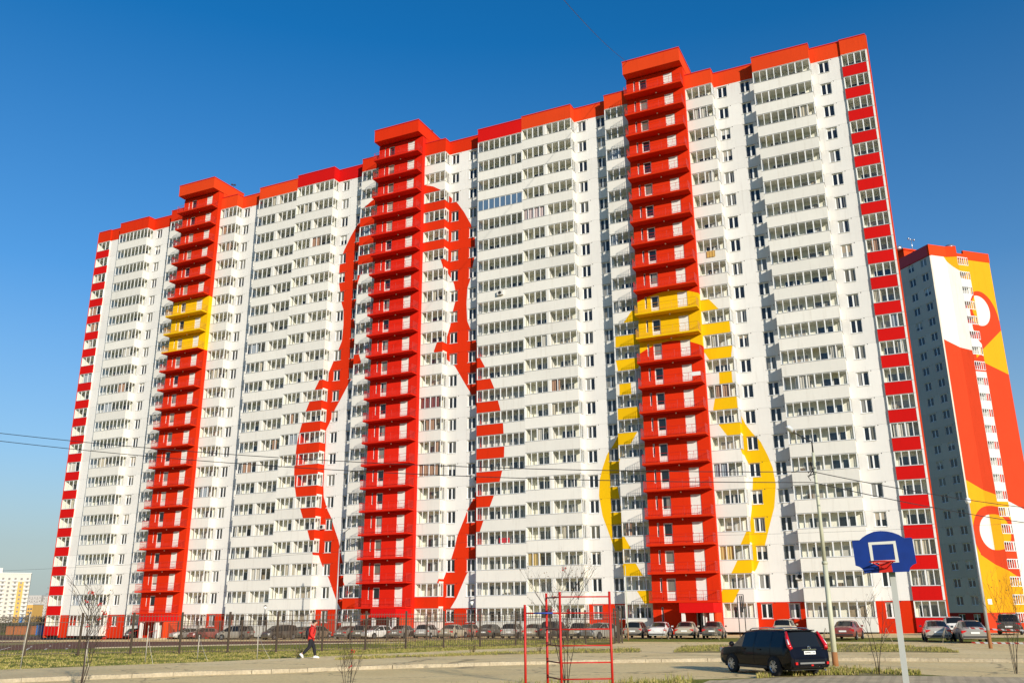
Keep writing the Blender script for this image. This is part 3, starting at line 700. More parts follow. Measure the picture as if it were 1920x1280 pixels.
    f.box(0, .06, 0, wd, 0, e).box(0, .06, 0, wd, ht-e, ht).box(0, .06, 0, e, e, ht-e).box(0, .06, wd-e, wd, e, ht-e).box(-.01, .06, wd/2-.09, wd/2+.09, e, ht-e); fm = f.mesh('window', ['pvc_white'])
    g = MB(); g.face([(.03, wd-e, e), (.03, e, e), (.03, e, ht-e), (.03, wd-e, ht-e)]); gm2 = g.mesh('glass', ['window_glass'])
    bf = MB(); bf.box(5.3, 7.55, -.8, -.7, -.01, 1.2, 0).box(5.3, 5.4, -.7, 0, -.01, 1.2, 0).box(7.45, 7.55, -.7, 0, -.01, 1.2, 0).box(5.3, 7.55, -.7, .2, -.01, .15, 1); bm_ = bf.mesh('loggia', ['tower_mural', 'loggia_inner'])
    gf = MB()
    for i in range(6):
        c_ = 5.3+2.25*i/5; gf.box(max(5.3, c_-.05), min(7.55, c_+.05), -.80, -.72, 1.2, fl-.01)
    gf.box(5.3, 7.55, -.8, -.72, 1.2, 1.3).box(5.3, 7.55, -.8, -.72, fl-.13, fl-.01).box(5.3, 5.36, -.72, 0, 1.2, fl-.01).box(7.49, 7.55, -.72, -.64, 1.2, fl-.01); gfm = gf.mesh('glazing_frame', ['pvc_white'])
    gl = MB(); gl.face([(5.35, -.76, 1.3), (7.5, -.76, 1.3), (7.5, -.76, fl-.13), (5.35, -.76, fl-.13)]); glm = gl.mesh('glazing', ['loggia_glass'])
    for k in range(-1, NR):
        z = hp+k*fl
        obj('wall_panel', sm[0 if k < 0 else 1][0], root, (0, 0, z))
        for o0, o1 in sm[0][1]:
            w_ = obj('window', fm, root, (.12, o0, z+1.15)); obj('glass', gm2, w_)
        o = obj('loggia', bm_, root, (0, 0, z)); obj('glazing_frame', gfm, o); obj('glazing', glm, o)
    top = hp+NR*fl
    P('core', MB().box(.32, 13.2, .35, 13.4, 0, top), ['core_grey'])
    fr = MB().box(.302, 3.6, 0, .33, 0, top+1.75)
    fr.prism([(3.6, 0, 0), (5.3, -.78, 0), (5.3, .33, 0), (3.6, .33, 0)], (0, 0, top+1.75)); fr.box(7.56, 13.3, 0, .33, 0, top+1.3); fr.box(5.3, 7.56, .20, .33, 0, top+1.0)
    P('front_wall', fr, ['tower_mural'])
    P('parapet', MB().box(-.04, 3.65, -.06, .30, top+.0, top+2.0).prism([(3.65, -.06, top), (5.3, -.84, top), (5.3, .33, top), (3.65, .33, top)], (0, 0, 2.0)), ['orange_red'])
    P('parapet', MB().box(7.58, 13.36, -.06, .30, top+.0, top+1.7), ['orange_red'])
    P('parapet', MB().box(5.302, 7.578, -.1, .30, top+.0, top+1.0), ['orange_red'])
    P('parapet', MB().box(-.05, .3, .302, 13.5, top+.0, top+2.0), ['coping_red'])
    P('penthouse', MB().box(.6, 6, 6.5, 11, top, top+3.6).box(.4, 6.2, 6.3, 11.2, top+3.6, top+3.9), ['orange_red'])
    mat('duct_metal', (.55, .55, .56), .3, .1, 3, metal=.8)
    for vx, vy, h_ in ((4.3, 3, 3.2), (7.9, 3, 3.9), (2.2, 9.5, 5.6)):
        P('roof_vent', MB().path([(vx, vy, top), (vx, vy, top+h_-.8)], .5, 12).path([(vx, vy, top+h_-.8), (vx, vy, top+h_)], .75, 12), ['duct_metal'])
    P('roof_mast', MB().path([(3.2, 7, top+3.9), (3.2, 7, top+6.3)], .07, 5).path([(2.6, 7, top+6.2), (3.8, 7, top+6.2)], .05, 5).sphere((2.6, 7, top+6.3), .2).sphere((3.8, 7, top+6.2), .2), ['duct_metal'])
    mat('sign_white', (.8, .8, .78), .4); s_ = MB().box(.9, 1.7, -.05, -.003, 4.4, 5.2); P('house_number_plate', s_, ['sign_white'])
    # scattered small windows further right edge stay plain wall in the photo
tower2()

def far_block(px, py_top, dist, wpx, label, storeys, tints, depth=14, face=0):
    base = onD(px, py_top, dist); zt = base.z; g_ = gz(base.x, base.y)
    wid = wpx/F_PX*dist; H_ = zt-g_
    root = thing('apartment_tower' if storeys > 8 else 'distant_house', label, 'building', (base.x, base.y, g_), YAW*-1+face)
    body = MB().box(-wid, 0, 0, depth, 0, H_); body.build('wall', [tints[0]], root)
    st = H_/storeys; nb = max(3, int(wid/3.2)); cw = wid/nb
    wmesh = MB().box(-.6, .6, -.03, .02, 0, 1.2).mesh('window', ['far_window'])
    bal = MB().box(-cw*.46, cw*.46, -.9, -.001, 0, 1.05).mesh('balcony', [tints[1]])
    pan = MB().box(-cw*.46, cw*.46, -.10, -.001, 0, st*.98).mesh('coloured_panel', [tints[2]])
    for k in range(storeys):
        for i in range(nb):
            x = -wid+cw*(i+.5); z = k*st
            if z > H_-2.6: continue
            if i % 4 == 2 and k < storeys-2: obj('coloured_panel', pan, root, (x, 0, z))
            if i % 2 == 1 and nb > 4: obj('balcony', bal, root, (x, 0, z+.1))
            obj('window', wmesh, root, (x, -.12, z+1.1))
    MB().box(-wid-.2, .2, -.2, depth+.2, H_, H_+.6).build('roof', [tints[1]], root)
    if storeys > 8: MB().box(-wid*.62, -wid*.40, 2, 8, H_+.6, H_+3.4).build('roof_house', [tints[1]], root)
    return root
mat('far_window', (.16, .15, .13), .3, .5, .2)
mat('far_cream', (.60, .56, .47), .9, .06, .3); mat('far_white', (.62, .60, .55), .9, .05, .3); mat('far_orange', (.70, .40, .10), .9, .08, .3)
mat('far_grey', (.40, .38, .35), .9, .1, .1); mat('far_grey2', (.47, .44, .40), .9, .1, .1)
far_block(59, 1075, 560, 120, 'distant cream and orange apartment tower at the left edge', 12, ['far_cream', 'far_white', 'far_orange'], 14, .47)
far_block(62, 1133, 600, 14, 'small yellow apartment house beside the distant cream tower', 5, ['far_orange', 'far_white', 'far_cream'])
for i, (px, py, w_) in enumerate(((36, 1117, 24), (78, 1116, 24), (104, 1118, 22), (84, 1128, 20))):
    far_block(px, py, 1250, w_, ('pale distant apartment house low behind the cream tower', 'pale distant apartment house left of the lattice pylon', 'pale distant apartment house right of the lattice pylon', 'pale distant low house below the lattice pylon')[i], 7, ['far_grey2', 'far_grey2', 'far_grey'])
# pylon
pb = onD(92, 1152, 760); pb.z = gz(pb.x, pb.y); ptop = above(pb, 93, 1082)
mb = MB(); hh = ptop-pb.z; W0 = 5.0
def leg(sx, sy, f): return Vector((sx*W0/2*(1-f*.88), sy*W0/2*(1-f*.88), hh*f))
for sx in (-1, 1):
    for sy in (-1, 1): mb.path([leg(sx, sy, 0), leg(sx, sy, 1)], .22, 4)
for i in range(9):
    f0, f1 = i/9, (i+1)/9
    for (a, b) in (((-1, -1), (1, -1)), ((1, -1), (1, 1)), ((1, 1), (-1, 1)), ((-1, 1), (-1, -1))):
        mb.path([leg(*a, f0), leg(*b, f1)], .12, 3); mb.path([leg(*b, f0), leg(*a, f1)], .12, 3)
for f, w_ in ((.62, 5.5), (.76, 4.6), (.9, 3.2)): mb.path([(-w_, 0, hh*f), (w_, 0, hh*f)], .25, 4)
mat('pylon_steel', (.22, .22, .22), .6, .1, 1)
tag(mb.build('power_pylon', ['pylon_steel'], None, tuple(pb), -YAW), 'grey lattice power pylon far away left of the apartment building', 'pylon')
# far wooded slope
mb = MB(); rr = random.Random(3); n = 60
mat('hill_woods', (.20, .17, .13), 1, .35, .012, .5)
def ridge(px0, px1, dist, py, amp, name):
    mb = MB(); pts = []
    for i in range(n+1):
        px = px0+(px1-px0)*i/n; p = onD(px, py+rr.uniform(-amp, amp), dist); q = Vector((p.x, p.y, -6)); pts.append((p, q))
    back = Vector((fw.x, fw.y, 0)).normalized()*dist*.25
    for (a, b), (c, d_) in zip(pts, pts[1:]):
        mb.face((b, d_, c, a), 0, True); mb.face((a, c, c+back, a+back), 0, True)
    o = mb.build(name, ['hill_woods']); struct(o)
ridge(-400, 330, 1500, 1126, 1.5, 'hill'); ridge(1690, 2300, 900, 1133, 1.5, 'hill')

# ------------------------------------------------------------------ vegetation helpers
mat('bark', (.05, .034, .025), .9, .3, 12); mat('bark_pale', (.20, .16, .12), .9, .25, 12); mat('leaf_dry', (.16, .10, .05), .8, .4, 9); mat('berry', (.55, .03, .015), .4, .2, 9)
mat('grass_blade', (.24, .235, .04), .9, .4, 1.3); mat('grass_straw', (.44, .34, .13), .9, .35, 1.3); mat('bush_far', (.09, .075, .045), .95, .4, .4)
def sapling(name, label, base, height, stems, spread, seed, leaves=60, berries=0, lean=(0, 0), rad=.022, bare=.25, leafcol='leaf_dry', cat='tree', group='young roadside trees'):
    r = random.Random(seed); root = thing(name, label, cat, base, 0, group)
    br = MB(); lf = MB(); be = MB(); tips = []
    def grow(p, d, L, rd, lev):
        pts = [p]; rs = [rd]; n = 5
        for i in range(n):
            d = (d+Vector((r.uniform(-1, 1), r.uniform(-1, 1), r.uniform(-.3, .8)))*.13).normalized(); p = p+d*L/n; pts.append(p); rs.append(rd*(1-.75*(i+1)/n))
        br.path(pts, rs, 5 if lev == 0 else 4, 0, True)
        if lev < 3:
            for k in range(r.randint(4, 6) if lev == 0 else r.randint(2, 4)):
                f = r.uniform(bare if lev == 0 else .2, .95); i = min(n-1, int(f*n)); q = pts[i].lerp(pts[i+1], f*n-i)
                az = r.uniform(0, 6.28); dd = (d*1.0+Vector((math.cos(az), math.sin(az), .25))*.75).normalized()
                grow(q, dd, L*r.uniform(.28, .5), rd*.5, lev+1)
        tips.extend(pts[2:])
    for s_ in range(stems):
        az = r.uniform(0, 6.28); d = Vector((math.cos(az)*spread+lean[0], math.sin(az)*spread+lean[1], 1)).normalized()
        grow(Vector((math.cos(az)*.04, math.sin(az)*.04, 0)), d, height*r.uniform(.75, 1.0), rad*r.uniform(.7, 1), 0)
    br.build('trunk', ['bark'], root)
    for _ in range(leaves):
        p = r.choice(tips); a = Vector((r.uniform(-1, 1), r.uniform(-1, 1), r.uniform(-1, .3))).normalized(); b = a.orthogonal().normalized()
        L = r.uniform(.03, .06); lf.face((p, p+a*L*.5+b*L*.35, p+a*L, p+a*L*.5-b*L*.35))
    if leaves: lf.build('crown', [leafcol], root)
    for _ in range(berries):
        p = r.choice(tips)
        for _ in range(7):
            q = p+Vector((r.uniform(-.06, .06), r.uniform(-.06, .06), r.uniform(-.09, 0))); be.sphere(q, .02, 0, 5, 3)
    if berries: stuff(be.build('berries', ['berry'], root))
    return root
def clump(name, label, pts_px, mats, seed, n, hmin, hmax, dz=.0):
    """tufts of blades over a ground strip"""
    r = random.Random(seed); mb = MB()
    near, far = pts_px; A = resample([at(*q) for q in near], 100); B = resample([at(*q) for q in far], 100)
    for _ in range(n):
        t_ = r.random(); i = min(99, int(t_*100)); f = r.random(); p = A[i].lerp(A[i+1], t_*100-i).lerp(B[i].lerp(B[i+1], t_*100-i), f)
        if (math.sin(p.x*1.9+seed)+math.sin(p.y*2.3+p.x*.7)+r.uniform(-1.2, 1.2)) < -.4: continue
        h_ = r.uniform(hmin, hmax)*(.5+r.random()); z = gz(p.x, p.y)+dz
        for _ in range(4):
            a = r.uniform(0, 6.28); l = r.uniform(.1, .6)*h_; o = Vector((p.x+r.uniform(-.06, .06), p.y+r.uniform(-.06, .06), z)); wv = Vector((math.cos(a+1.57), math.sin(a+1.57), 0))*r.uniform(.006, .014)
            tip = o+Vector((math.cos(a)*l, math.sin(a)*l, h_)); md = o.lerp(tip, .55)+Vector((0, 0, h_*.12))
            m_ = 0 if r.random() < .6 else 1
            mb.face((o-wv, o+wv, md+wv*.7, md-wv*.7), m_); mb.face((md-wv*.7, md+wv*.7, tip), m_)
    return stuff(tag(mb.build(name, mats), label, 'grass'))
GM = ['grass_blade', 'grass_straw']
clump('verge_grass', 'patchy dry grass on the strip between footpath and kerb', ([(630, 1242), (900, 1233), (1100, 1229), (1200, 1228)], [(630, 1239), (900, 1228), (1100, 1221), (1200, 1219)]), GM, 1, 3000, .03, .11, .14)
clump('verge_grass', 'dry brown grass on the verge behind the black car', ([(1262, 1227), (1480, 1226), (1700, 1227), (1800, 1228)], [(1280, 1214), (1480, 1211), (1650, 1211), (1770, 1220)]), GM, 2, 6500, .03, .11, .14)
clump('verge_grass', 'tufts of dry grass round the lamp post foot and car', ([(1420, 1271), (1480, 1268), (1545, 1265), (1640, 1265), (1725, 1265)], [(1425, 1269), (1480, 1258), (1560, 1253), (1640, 1256), (1725, 1262)]), GM, 3, 3000, .04, .16, .01)
clump('lawn_grass', 'short dry lawn grass along the near side of the fence', ([(-80, 1272), (0, 1260), (380, 1245), (640, 1232), (900, 1220), (1100, 1213)], [(-80, 1225), (0, 1222), (380, 1218), (640, 1214), (900, 1210), (1100, 1206)]), GM, 4, 26000, .03, .08)
clump('foreground_grass', 'weeds in the foreground below the red ladder', ([(500, 1330), (900, 1312), (1100, 1305), (1300, 1296)], [(500, 1322), (900, 1292), (1100, 1284), (1300, 1274)]), GM, 5, 2600, .05, .25)
clump('lawn_grass', 'low grass on the sports ground behind the fence', ([(780, 1212), (950, 1208), (1150, 1203)], [(640, 1204), (860, 1199), (1150, 1198)]), GM, 6, 5000, .04, .12)
# ------------------------------------------------------------------ trees
def tree_at(px, py, ptop, **k):
    b = at(px, py); h = above(b, px, ptop)-b.z; return b, h
b, h = tree_at(150, 1296, 1085)
sapling('rowan_tree', 'slender rowan sapling with red berries at bottom left', b, h, 4, .10, 11, 50, 14, (.10, .03), .022, .4)
b, h = tree_at(1062, 1288, 1050)
sapling('young_tree', 'bare young tree with few leaves behind the red ladder', b, h, 6, .08, 12, 170, 4, (-.02, 0), .016, .25)
b, h = tree_at(652, 1297, 1195)
sapling('young_tree', 'low bare shrub in the road foreground left of centre', b, h, 6, .22, 13, 10, 2, (.05, 0), .011, .3)
b, h = tree_at(1647, 1264, 1105)
sapling('young_tree', 'thin bare sapling beside the basketball post', b, h, 3, .07, 14, 25, 0, (-.03, 0), .018, .3)
b, h = tree_at(1905, 1262, 1075)
sapling('young_tree', 'bare young tree at the right edge', b, h, 5, .12, 15, 90, 0, (-.05, 0), .015, .2)
for i, (px, py) in enumerate(((560, 1237), (885, 1229), (1010, 1227))):
    sapling('weed_plant', ('dry weed beside the footpath near the walker', 'bushy dry weed on the strip left of the bars', 'small dry weed on the strip behind the pull-up bar')[i], at(px, py), .55, 9, .3, 30+i, 90, 0, (0, 0), .01, .1, 'grass_straw', 'plant', 'dry weeds on the verge')
def stake(px, py, tx, ty, label):
    b = at(px, py); t_ = onD(tx, ty, (b-Vector((0, 0, EYE))).dot(fw)); 
    root = thing('tree_stake', label, 'stake', b, 0, 'stakes tied to young trees')
    MB().path([(0, 0, -.05), t_-b], .024, 6).build('pole', ['bark_pale'], root)
    MB().path([(t_-b)*.95, (t_-b)*.55+Vector((1.1, -.9, 0)), Vector((2.4, -1.8, .05))], .008, 3).build('guy_rope', ['rope'], root)
mat('rope', (.55, .5, .4), .9)
mat('stake_pole', (.5, .45, .36), .8)
MATS['bark_pale'] = MATS['stake_pole']
stake(38, 1250, 57, 1150, 'leftmost pale leaning tree stake on the lawn'); stake(158, 1252, 166, 1195, 'pale tree stake right behind the rowan sapling'); stake(272, 1242, 279, 1172, 'pale tree stake between the rowan and the grey minivan'); stake(370, 1235, 374, 1190, 'short pale tree stake in front of the grey minivan'); stake(482, 1236, 484, 1187, 'pale tree stake in front of the black parked van')
b = at(1062, 1288)
# dark bushes far left beyond the garages
def bush(px, py, dist, wd, ht, seed, label):
    p = onD(px, py, dist); p.z = gz(p.x, p.y); r = random.Random(seed); root = thing('bush', label, 'bush', p, 0, 'bare bushes beyond the garages'); mb = MB()
    for _ in range(900):
        a = r.uniform(0, 6.28); q = Vector((math.cos(a)*wd*.5*r.random()**.5, math.sin(a)*wd*.5*r.random()**.5, ht*r.random()**.8)); d = Vector((r.uniform(-1, 1), r.uniform(-1, 1), r.uniform(-.2, 1))).normalized(); e = d.orthogonal().normalized(); L = r.uniform(.2, .6)
        mb.face((q-e*.05, q+e*.05, q+d*L))
    mb.build('twigs', ['bush_far'], root); MB().path([(0, 0, -.2), (0, 0, ht*.6)], [.12, .04], 5).build('stem', ['bark'], root)
for i, (px, d_, w_, h_) in enumerate(((-4, 215, 9, 3.6), (28, 210, 9, 3.4), (62, 205, 8, 3.3), (92, 215, 8, 3.6), (112, 210, 7, 3.2))): bush(px, 1180, d_, w_, h_, i, ('bare dark bush at the far left edge', 'bare dark bush behind the orange garage', 'bare dark bush behind the blue container', 'bare dark bush right of the blue container', 'bare dark bush by the corner of the building')[i])
for i, (px, d_) in enumerate(((16, 300), (72, 320), (110, 280))): bush(px, 1160, d_, 16, 3.6, 40+i, ('dark thicket under the distant cream tower', 'dark thicket below the lattice pylon', 'dark thicket beside the left end of the building')[i])

# ------------------------------------------------------------------ garages and containers at the left
mat('garage_orange', (.50, .17, .06), .7, .2, 2); mat('container_blue', (.03, .20, .55), .5, .15, 2); mat('garage_grey', (.42, .40, .34), .7, .2, 2); mat('garage_green', (.06, .09, .06), .7, .2, 2); mat('roof_dark', (.05, .045, .04), .8)
def shed(px0, px1, py, ptop, m, label, name='garage', depth=5, rib=True):
    a = at(px0, py); b = at(px1, py); d = b-a; L = d.length; z = min(a.z, b.z); h = above(a, px0, ptop)-z
    root = thing(name, label, 'container' if name != 'garage' else 'garage', (a.x, a.y, z), math.atan2(d.y, d.x))
    MB().box(0, L, 0, depth, 0, h).build('body', [m], root)
    if rib:
        rm = MB().box(-.06, .06, -.05, -.001, .05, h-.05).mesh('rib', [m])
        n_ = max(3, int(L/.4))
        for i in range(n_): obj('rib', rm, root, (L*(i+.5)/n_, 0, 0))
    MB().box(-.1, L+.1, -.15, depth+.1, h+.002, h+.12).build('roof', ['roof_dark'], root)
shed(10, 52, 1189, 1173, 'garage_orange', 'low orange garage row at the left edge behind the track')
shed(66, 87, 1190, 1170.5, 'container_blue', 'bright blue ribbed container behind the running track', 'container', 3)
shed(90, 128, 1190, 1169, 'garage_grey', 'pale grey ribbed garage next to the blue container')
shed(-60, 9, 1184, 1168, 'garage_green', 'dark green shed at the far left edge')
sp = at(35, 1186); st_ = thing('parking_sign', 'small blue parking sign near the orange garage', 'sign', sp)
mat('sign_blue', (.03, .22, .62), .4); zt = above(sp, 35, 1157)-sp.z
MB().path([(0, 0, 0), (0, 0, zt)], .04, 6).build('post', ['pylon_steel'], st_); MB().box(-.55, .55, -.05, 0, zt-1.2, zt).build('plate', ['sign_blue'], st_)
cu = bpy.data.curves.new('letter', 'FONT'); cu.body = 'P'; cu.size = 1.1; cu.extrude = .01; cu.materials.append(MATS['sign_white'])
lo = bpy.data.objects.new('letter', cu); COL.objects.link(lo); lo.parent = st_; lo.location = (-.32, -.07, zt-1.0); lo.rotation_euler = (math.pi/2, 0, 0)

# ------------------------------------------------------------------ metal picket fences round the sports ground
mat('fence_steel', (.085, .06, .04), .6, .2, 5)
def fence(line_px, label, hgt, n_bays, skip=()):
    P_ = resample([at(*q) for q in line_px], n_bays); root = thing('picket_fence', label, 'fence', P_[0], 0, 'fences of the sports ground')
    pm = {}
    for i, p in enumerate(P_):
        MB().box(-.05, .05, -.05, .05, -.1, hgt+.12).build('post', ['fence_steel'], root, p-P_[0])
        if i == n_bays: break
        q = P_[i+1]; d = q-p; L = d.length; az = math.atan2(d.y, d.x); key = round(L, 2)
        if key not in pm:
            r_ = MB(); 
            for z in (.12, hgt-.42, hgt-.12): r_.box(.04, L-.04, -.015, .015, z, z+.03)
            k = MB(); n_ = int(L/.165)
            for j in range(1, n_):
                x = L*j/n_; k.box(x-.0095, x+.0095, -.0095, .0095, .06, hgt)
            pm[key] = (r_.mesh('rails', ['fence_steel']), k.mesh('pickets', ['fence_steel']))
        dz = math.atan2(d.z, math.hypot(d.x, d.y))
        a = obj('rails', pm[key][0], root, p-P_[0], az); a.rotation_euler = (0, -dz, az); b_ = stuff(obj('pickets', pm[key][1], root, p-P_[0], az)); b_.rotation_euler = (0, -dz, az)
fence([(-60, 1233), (0, 1231), (255, 1226), (446, 1224), (540, 1222.5), (711, 1218), (873, 1213.5), (1000, 1210), (1162, 1206)], 'near brown steel picket fence along the lawn', 2.25, 15)
fence([(-60, 1195), (130, 1197), (445, 1199), (640, 1200), (824, 1200.5), (1000, 1201), (1158, 1203)], 'far brown steel picket fence in front of the parked cars', 2.1, 26)
gp = at(1160, 1206)
gate = thing('gate_post_pair', 'cluster of brown steel posts at the right end of the fence', 'fence post', gp)
for dx in (-.28, 0, .28): MB().box(dx-.05, dx+.05, -.05, .05, -.1, 2.5).build('post', ['fence_steel'], gate)
MB().box(-.3, .3, -.02, .02, 2.3, 2.36).build('rail', ['fence_steel'], gate)
# low rail along the parking kerb right of the fence
mat('tape_red', (.6, .03, .02), .5); mat('tape_white', (.8, .8, .78), .5)
#PART3
# ------------------------------------------------------------------ text helper
def text_mesh(s_, size, m, ext=.004):
    cu = bpy.data.curves.new('lettering', 'FONT'); cu.body = s_; cu.size = size; cu.extrude = ext; cu.align_x = 'CENTER'; cu.align_y = 'CENTER'
    o = bpy.data.objects.new('tmp', cu); COL.objects.link(o); bpy.context.view_layer.update()
    me = bpy.data.meshes.new_from_object(o.evaluated_get(bpy.context.evaluated_depsgraph_get())); me.name = 'lettering'
    bpy.data.objects.remove(o); bpy.data.curves.remove(cu); me.materials.clear(); me.materials.append(MATS[m]); return me
bpy.data.objects.remove(lo); bpy.data.curves.remove(cu)
lm_ = obj('lettering', text_mesh('P', 1.1, 'sign_white'), st_, (0, -.07, zt-.6)); lm_.rotation_euler = (math.pi/2, 0, 0)
# ------------------------------------------------------------------ vehicles
mat('tyre', (.018, .018, .018), .85, .2, 6); mat('rim_alloy', (.50, .50, .50), .3, .1, 5, metal=.8); mat('rim_steel', (.20, .20, .19), .5, .1, 5, metal=.4); mat('arch_black', (.012, .012, .012), .9)
mat('car_plastic', (.03, .03, .03), .6, .2, 5); mat('chrome', (.75, .75, .75), .12, .03, 4, metal=1); mat('tail_red', (.55, .01, .012), .15, .1, 4, coat=.6); mat('lamp_clear', (.7, .7, .68), .12, .05, 4, coat=.6)
mat('plate_white', (.78, .78, .74), .5, .03, 8); mat('plate_black', (.02, .02, .02), .6)
def car_glass():
    m, t, b = base_mat('car_glass'); b.inputs['Base Color'].default_value = (.012, .014, .015, 1); b.inputs['Roughness'].default_value = .05; b.inputs['Specular IOR Level'].default_value = .35
    n = noise(t, 3, 3); lk(t, ramp(t, n.outputs[0], ((.4, .04), (.8, .25))), b.inputs['Roughness']); MATS['car_glass'] = m
car_glass()
# station: x, z bottom, z belt, z top, half widths (low, belt, top), glass flags for the strip up to the NEXT station: s side, t top (screen)
SHAPE = dict(
 sedan=[(-2.20, .46, .66, .74, .70, .70, .58, ''), (-2.16, .30, .84, .93, .82, .80, .64, ''), (-1.72, .25, .91, 1.02, .85, .81, .64, 't'), (-1.02, .21, .92, 1.37, .86, .81, .56, 's'), (-.15, .20, .91, 1.43, .86, .81, .58, ''), (-.05, .20, .91, 1.43, .86, .81, .58, 's'), (.50, .20, .90, 1.39, .86, .81, .57, 'st'), (1.22, .20, .89, .97, .85, .80, .64, ''), (2.0, .24, .76, .83, .82, .76, .58, ''), (2.2, .34, .58, .65, .72, .68, .5, '')],
 hatch=[(-1.98, .44, .70, .78, .72, .72, .62, ''), (-1.92, .30, .90, .96, .83, .81, .68, 't'), (-1.50, .24, .93, 1.42, .85, .82, .60, 's'), (-.72, .21, .92, 1.48, .86, .82, .60, ''), (-.62, .21, .92, 1.48, .86, .82, .60, 's'), (.10, .20, .91, 1.48, .86, .82, .59, ''), (.18, .20, .91, 1.47, .86, .82, .59, 's'), (.62, .20, .90, 1.41, .86, .81, .58, 'st'), (1.25, .20, .89, 1.0, .85, .80, .62, ''), (1.82, .25, .78, .85, .80, .76, .56, ''), (1.98, .36, .58, .66, .70, .66, .5, '')],
 van=[(-2.15, .44, .74, .82, .76, .76, .66, ''), (-2.10, .30, .98, 1.05, .86, .84, .72, 't'), (-1.82, .24, 1.0, 1.60, .87, .85, .64, 's'), (-.95, .21, .98, 1.68, .88, .85, .64, ''), (-.85, .21, .98, 1.68, .88, .85, .64, 's'), (.05, .20, .97, 1.67, .88, .85, .63, ''), (.15, .20, .97, 1.66, .88, .85, .63, 's'), (.70, .20, .96, 1.56, .88, .84, .61, 'st'), (1.55, .20, .93, 1.04, .86, .82, .64, ''), (2.0, .25, .80, .88, .82, .78, .58, ''), (2.15, .36, .60, .68, .72, .68, .5, '')],
 suv=[(-2.33, .42, .66, .70, .78, .78, .68, ''), (-2.30, .34, .72, .76, .86, .86, .74, ''), (-2.25, .32, .90, .93, .88, .88, .74, ''), (-2.20, .32, 1.00, 1.05, .89, .885, .75, 't'), (-1.93, .30, 1.04, 1.57, .895, .88, .64, ''), (-1.80, .30, 1.05, 1.63, .895, .88, .625, 's'), (-1.16, .27, 1.04, 1.66, .90, .88, .625, ''), (-1.07, .27, 1.04, 1.66, .90, .88, .625, 's'), (-.16, .26, 1.02, 1.66, .90, .88, .625, ''), (-.06, .26, 1.02, 1.66, .90, .88, .625, 's'), (.62, .26, 1.01, 1.61, .90, .88, .615, 'st'), (1.28, .27, 1.00, 1.12, .895, .87, .70, ''), (1.85, .30, .95, 1.03, .88, .85, .625, ''), (2.15, .34, .84, .93, .85, .81, .62, ''), (2.30, .42, .66, .74, .76, .72, .54, '')])
def loft(st):
    V = []; n = 9
    for (x, zb, zl, zt_, wl, wb, wt, fl) in st:
        half = [(0, zb), (wl*.90, zb), (wl*.985, zb+.10), (wl, zb+(zl-zb)*.55), (wb, zl), (wt+.035, zt_-.075), (wt-.03, zt_-.012), (wt*.6, zt_+.012), (0, zt_+.022)]
        V.append([(x, y, z) for y, z in half]+[(x, -y, z) for y, z in half[-2:0:-1]])
    return V
def make_car(kind, paint_name):
    st = SHAPE[kind]; V = loft(st); N = len(V[0]); verts = [p for r in V for p in r]
    body_f = []; glass = {}
    def gl(name, q): glass.setdefault(name, []).append(q)
    for i in range(len(st)-1):
        fl = st[i][7]
        for j in range(N):
            q = (i*N+j, i*N+(j+1) % N, (i+1)*N+(j+1) % N, (i+1)*N+j)
            k = j if j < 8 else 15-j
            front = st[i][3] > st[i+1][3]
            if 's' in fl and k == 4: gl('side_window_%d' % (0 if j < 8 else 1), q)
            elif 't' in fl and k in (5, 6, 7): gl('windscreen' if front else 'rear_window', q)
            else: body_f.append(q)
    body_f.append(tuple(range(N))); body_f.append(tuple((len(V)-1)*N+j for j in range(N))[::-1])
    def mk(name, faces, m):
        used = sorted({v for f in faces for v in f}); ix = {v: k for k, v in enumerate(used)}
        me = bpy.data.meshes.new(name); me.from_pydata([verts[v] for v in used], [], [tuple(ix[v] for v in f)[::-1] for f in faces]); me.materials.append(MATS[m])
        me.polygons.foreach_set('use_smooth', [True]*len(faces)); me.update(); me.set_sharp_from_angle(angle=R_(38)); return me
    parts = [('body', mk('body', body_f, paint_name), (0, 0, 0))]
    for k_, f in glass.items():
        nm = 'side_window' if k_.startswith('side') else k_
        # separate side panes per strip
        if nm == 'side_window':
            for q in f: parts.append(('side_window', mk('side_window', [q], 'car_glass'), (0, 0, 0)))
        else: parts.append((nm, mk(nm, f, 'car_glass'), (0, 0, 0)))
    return parts, st
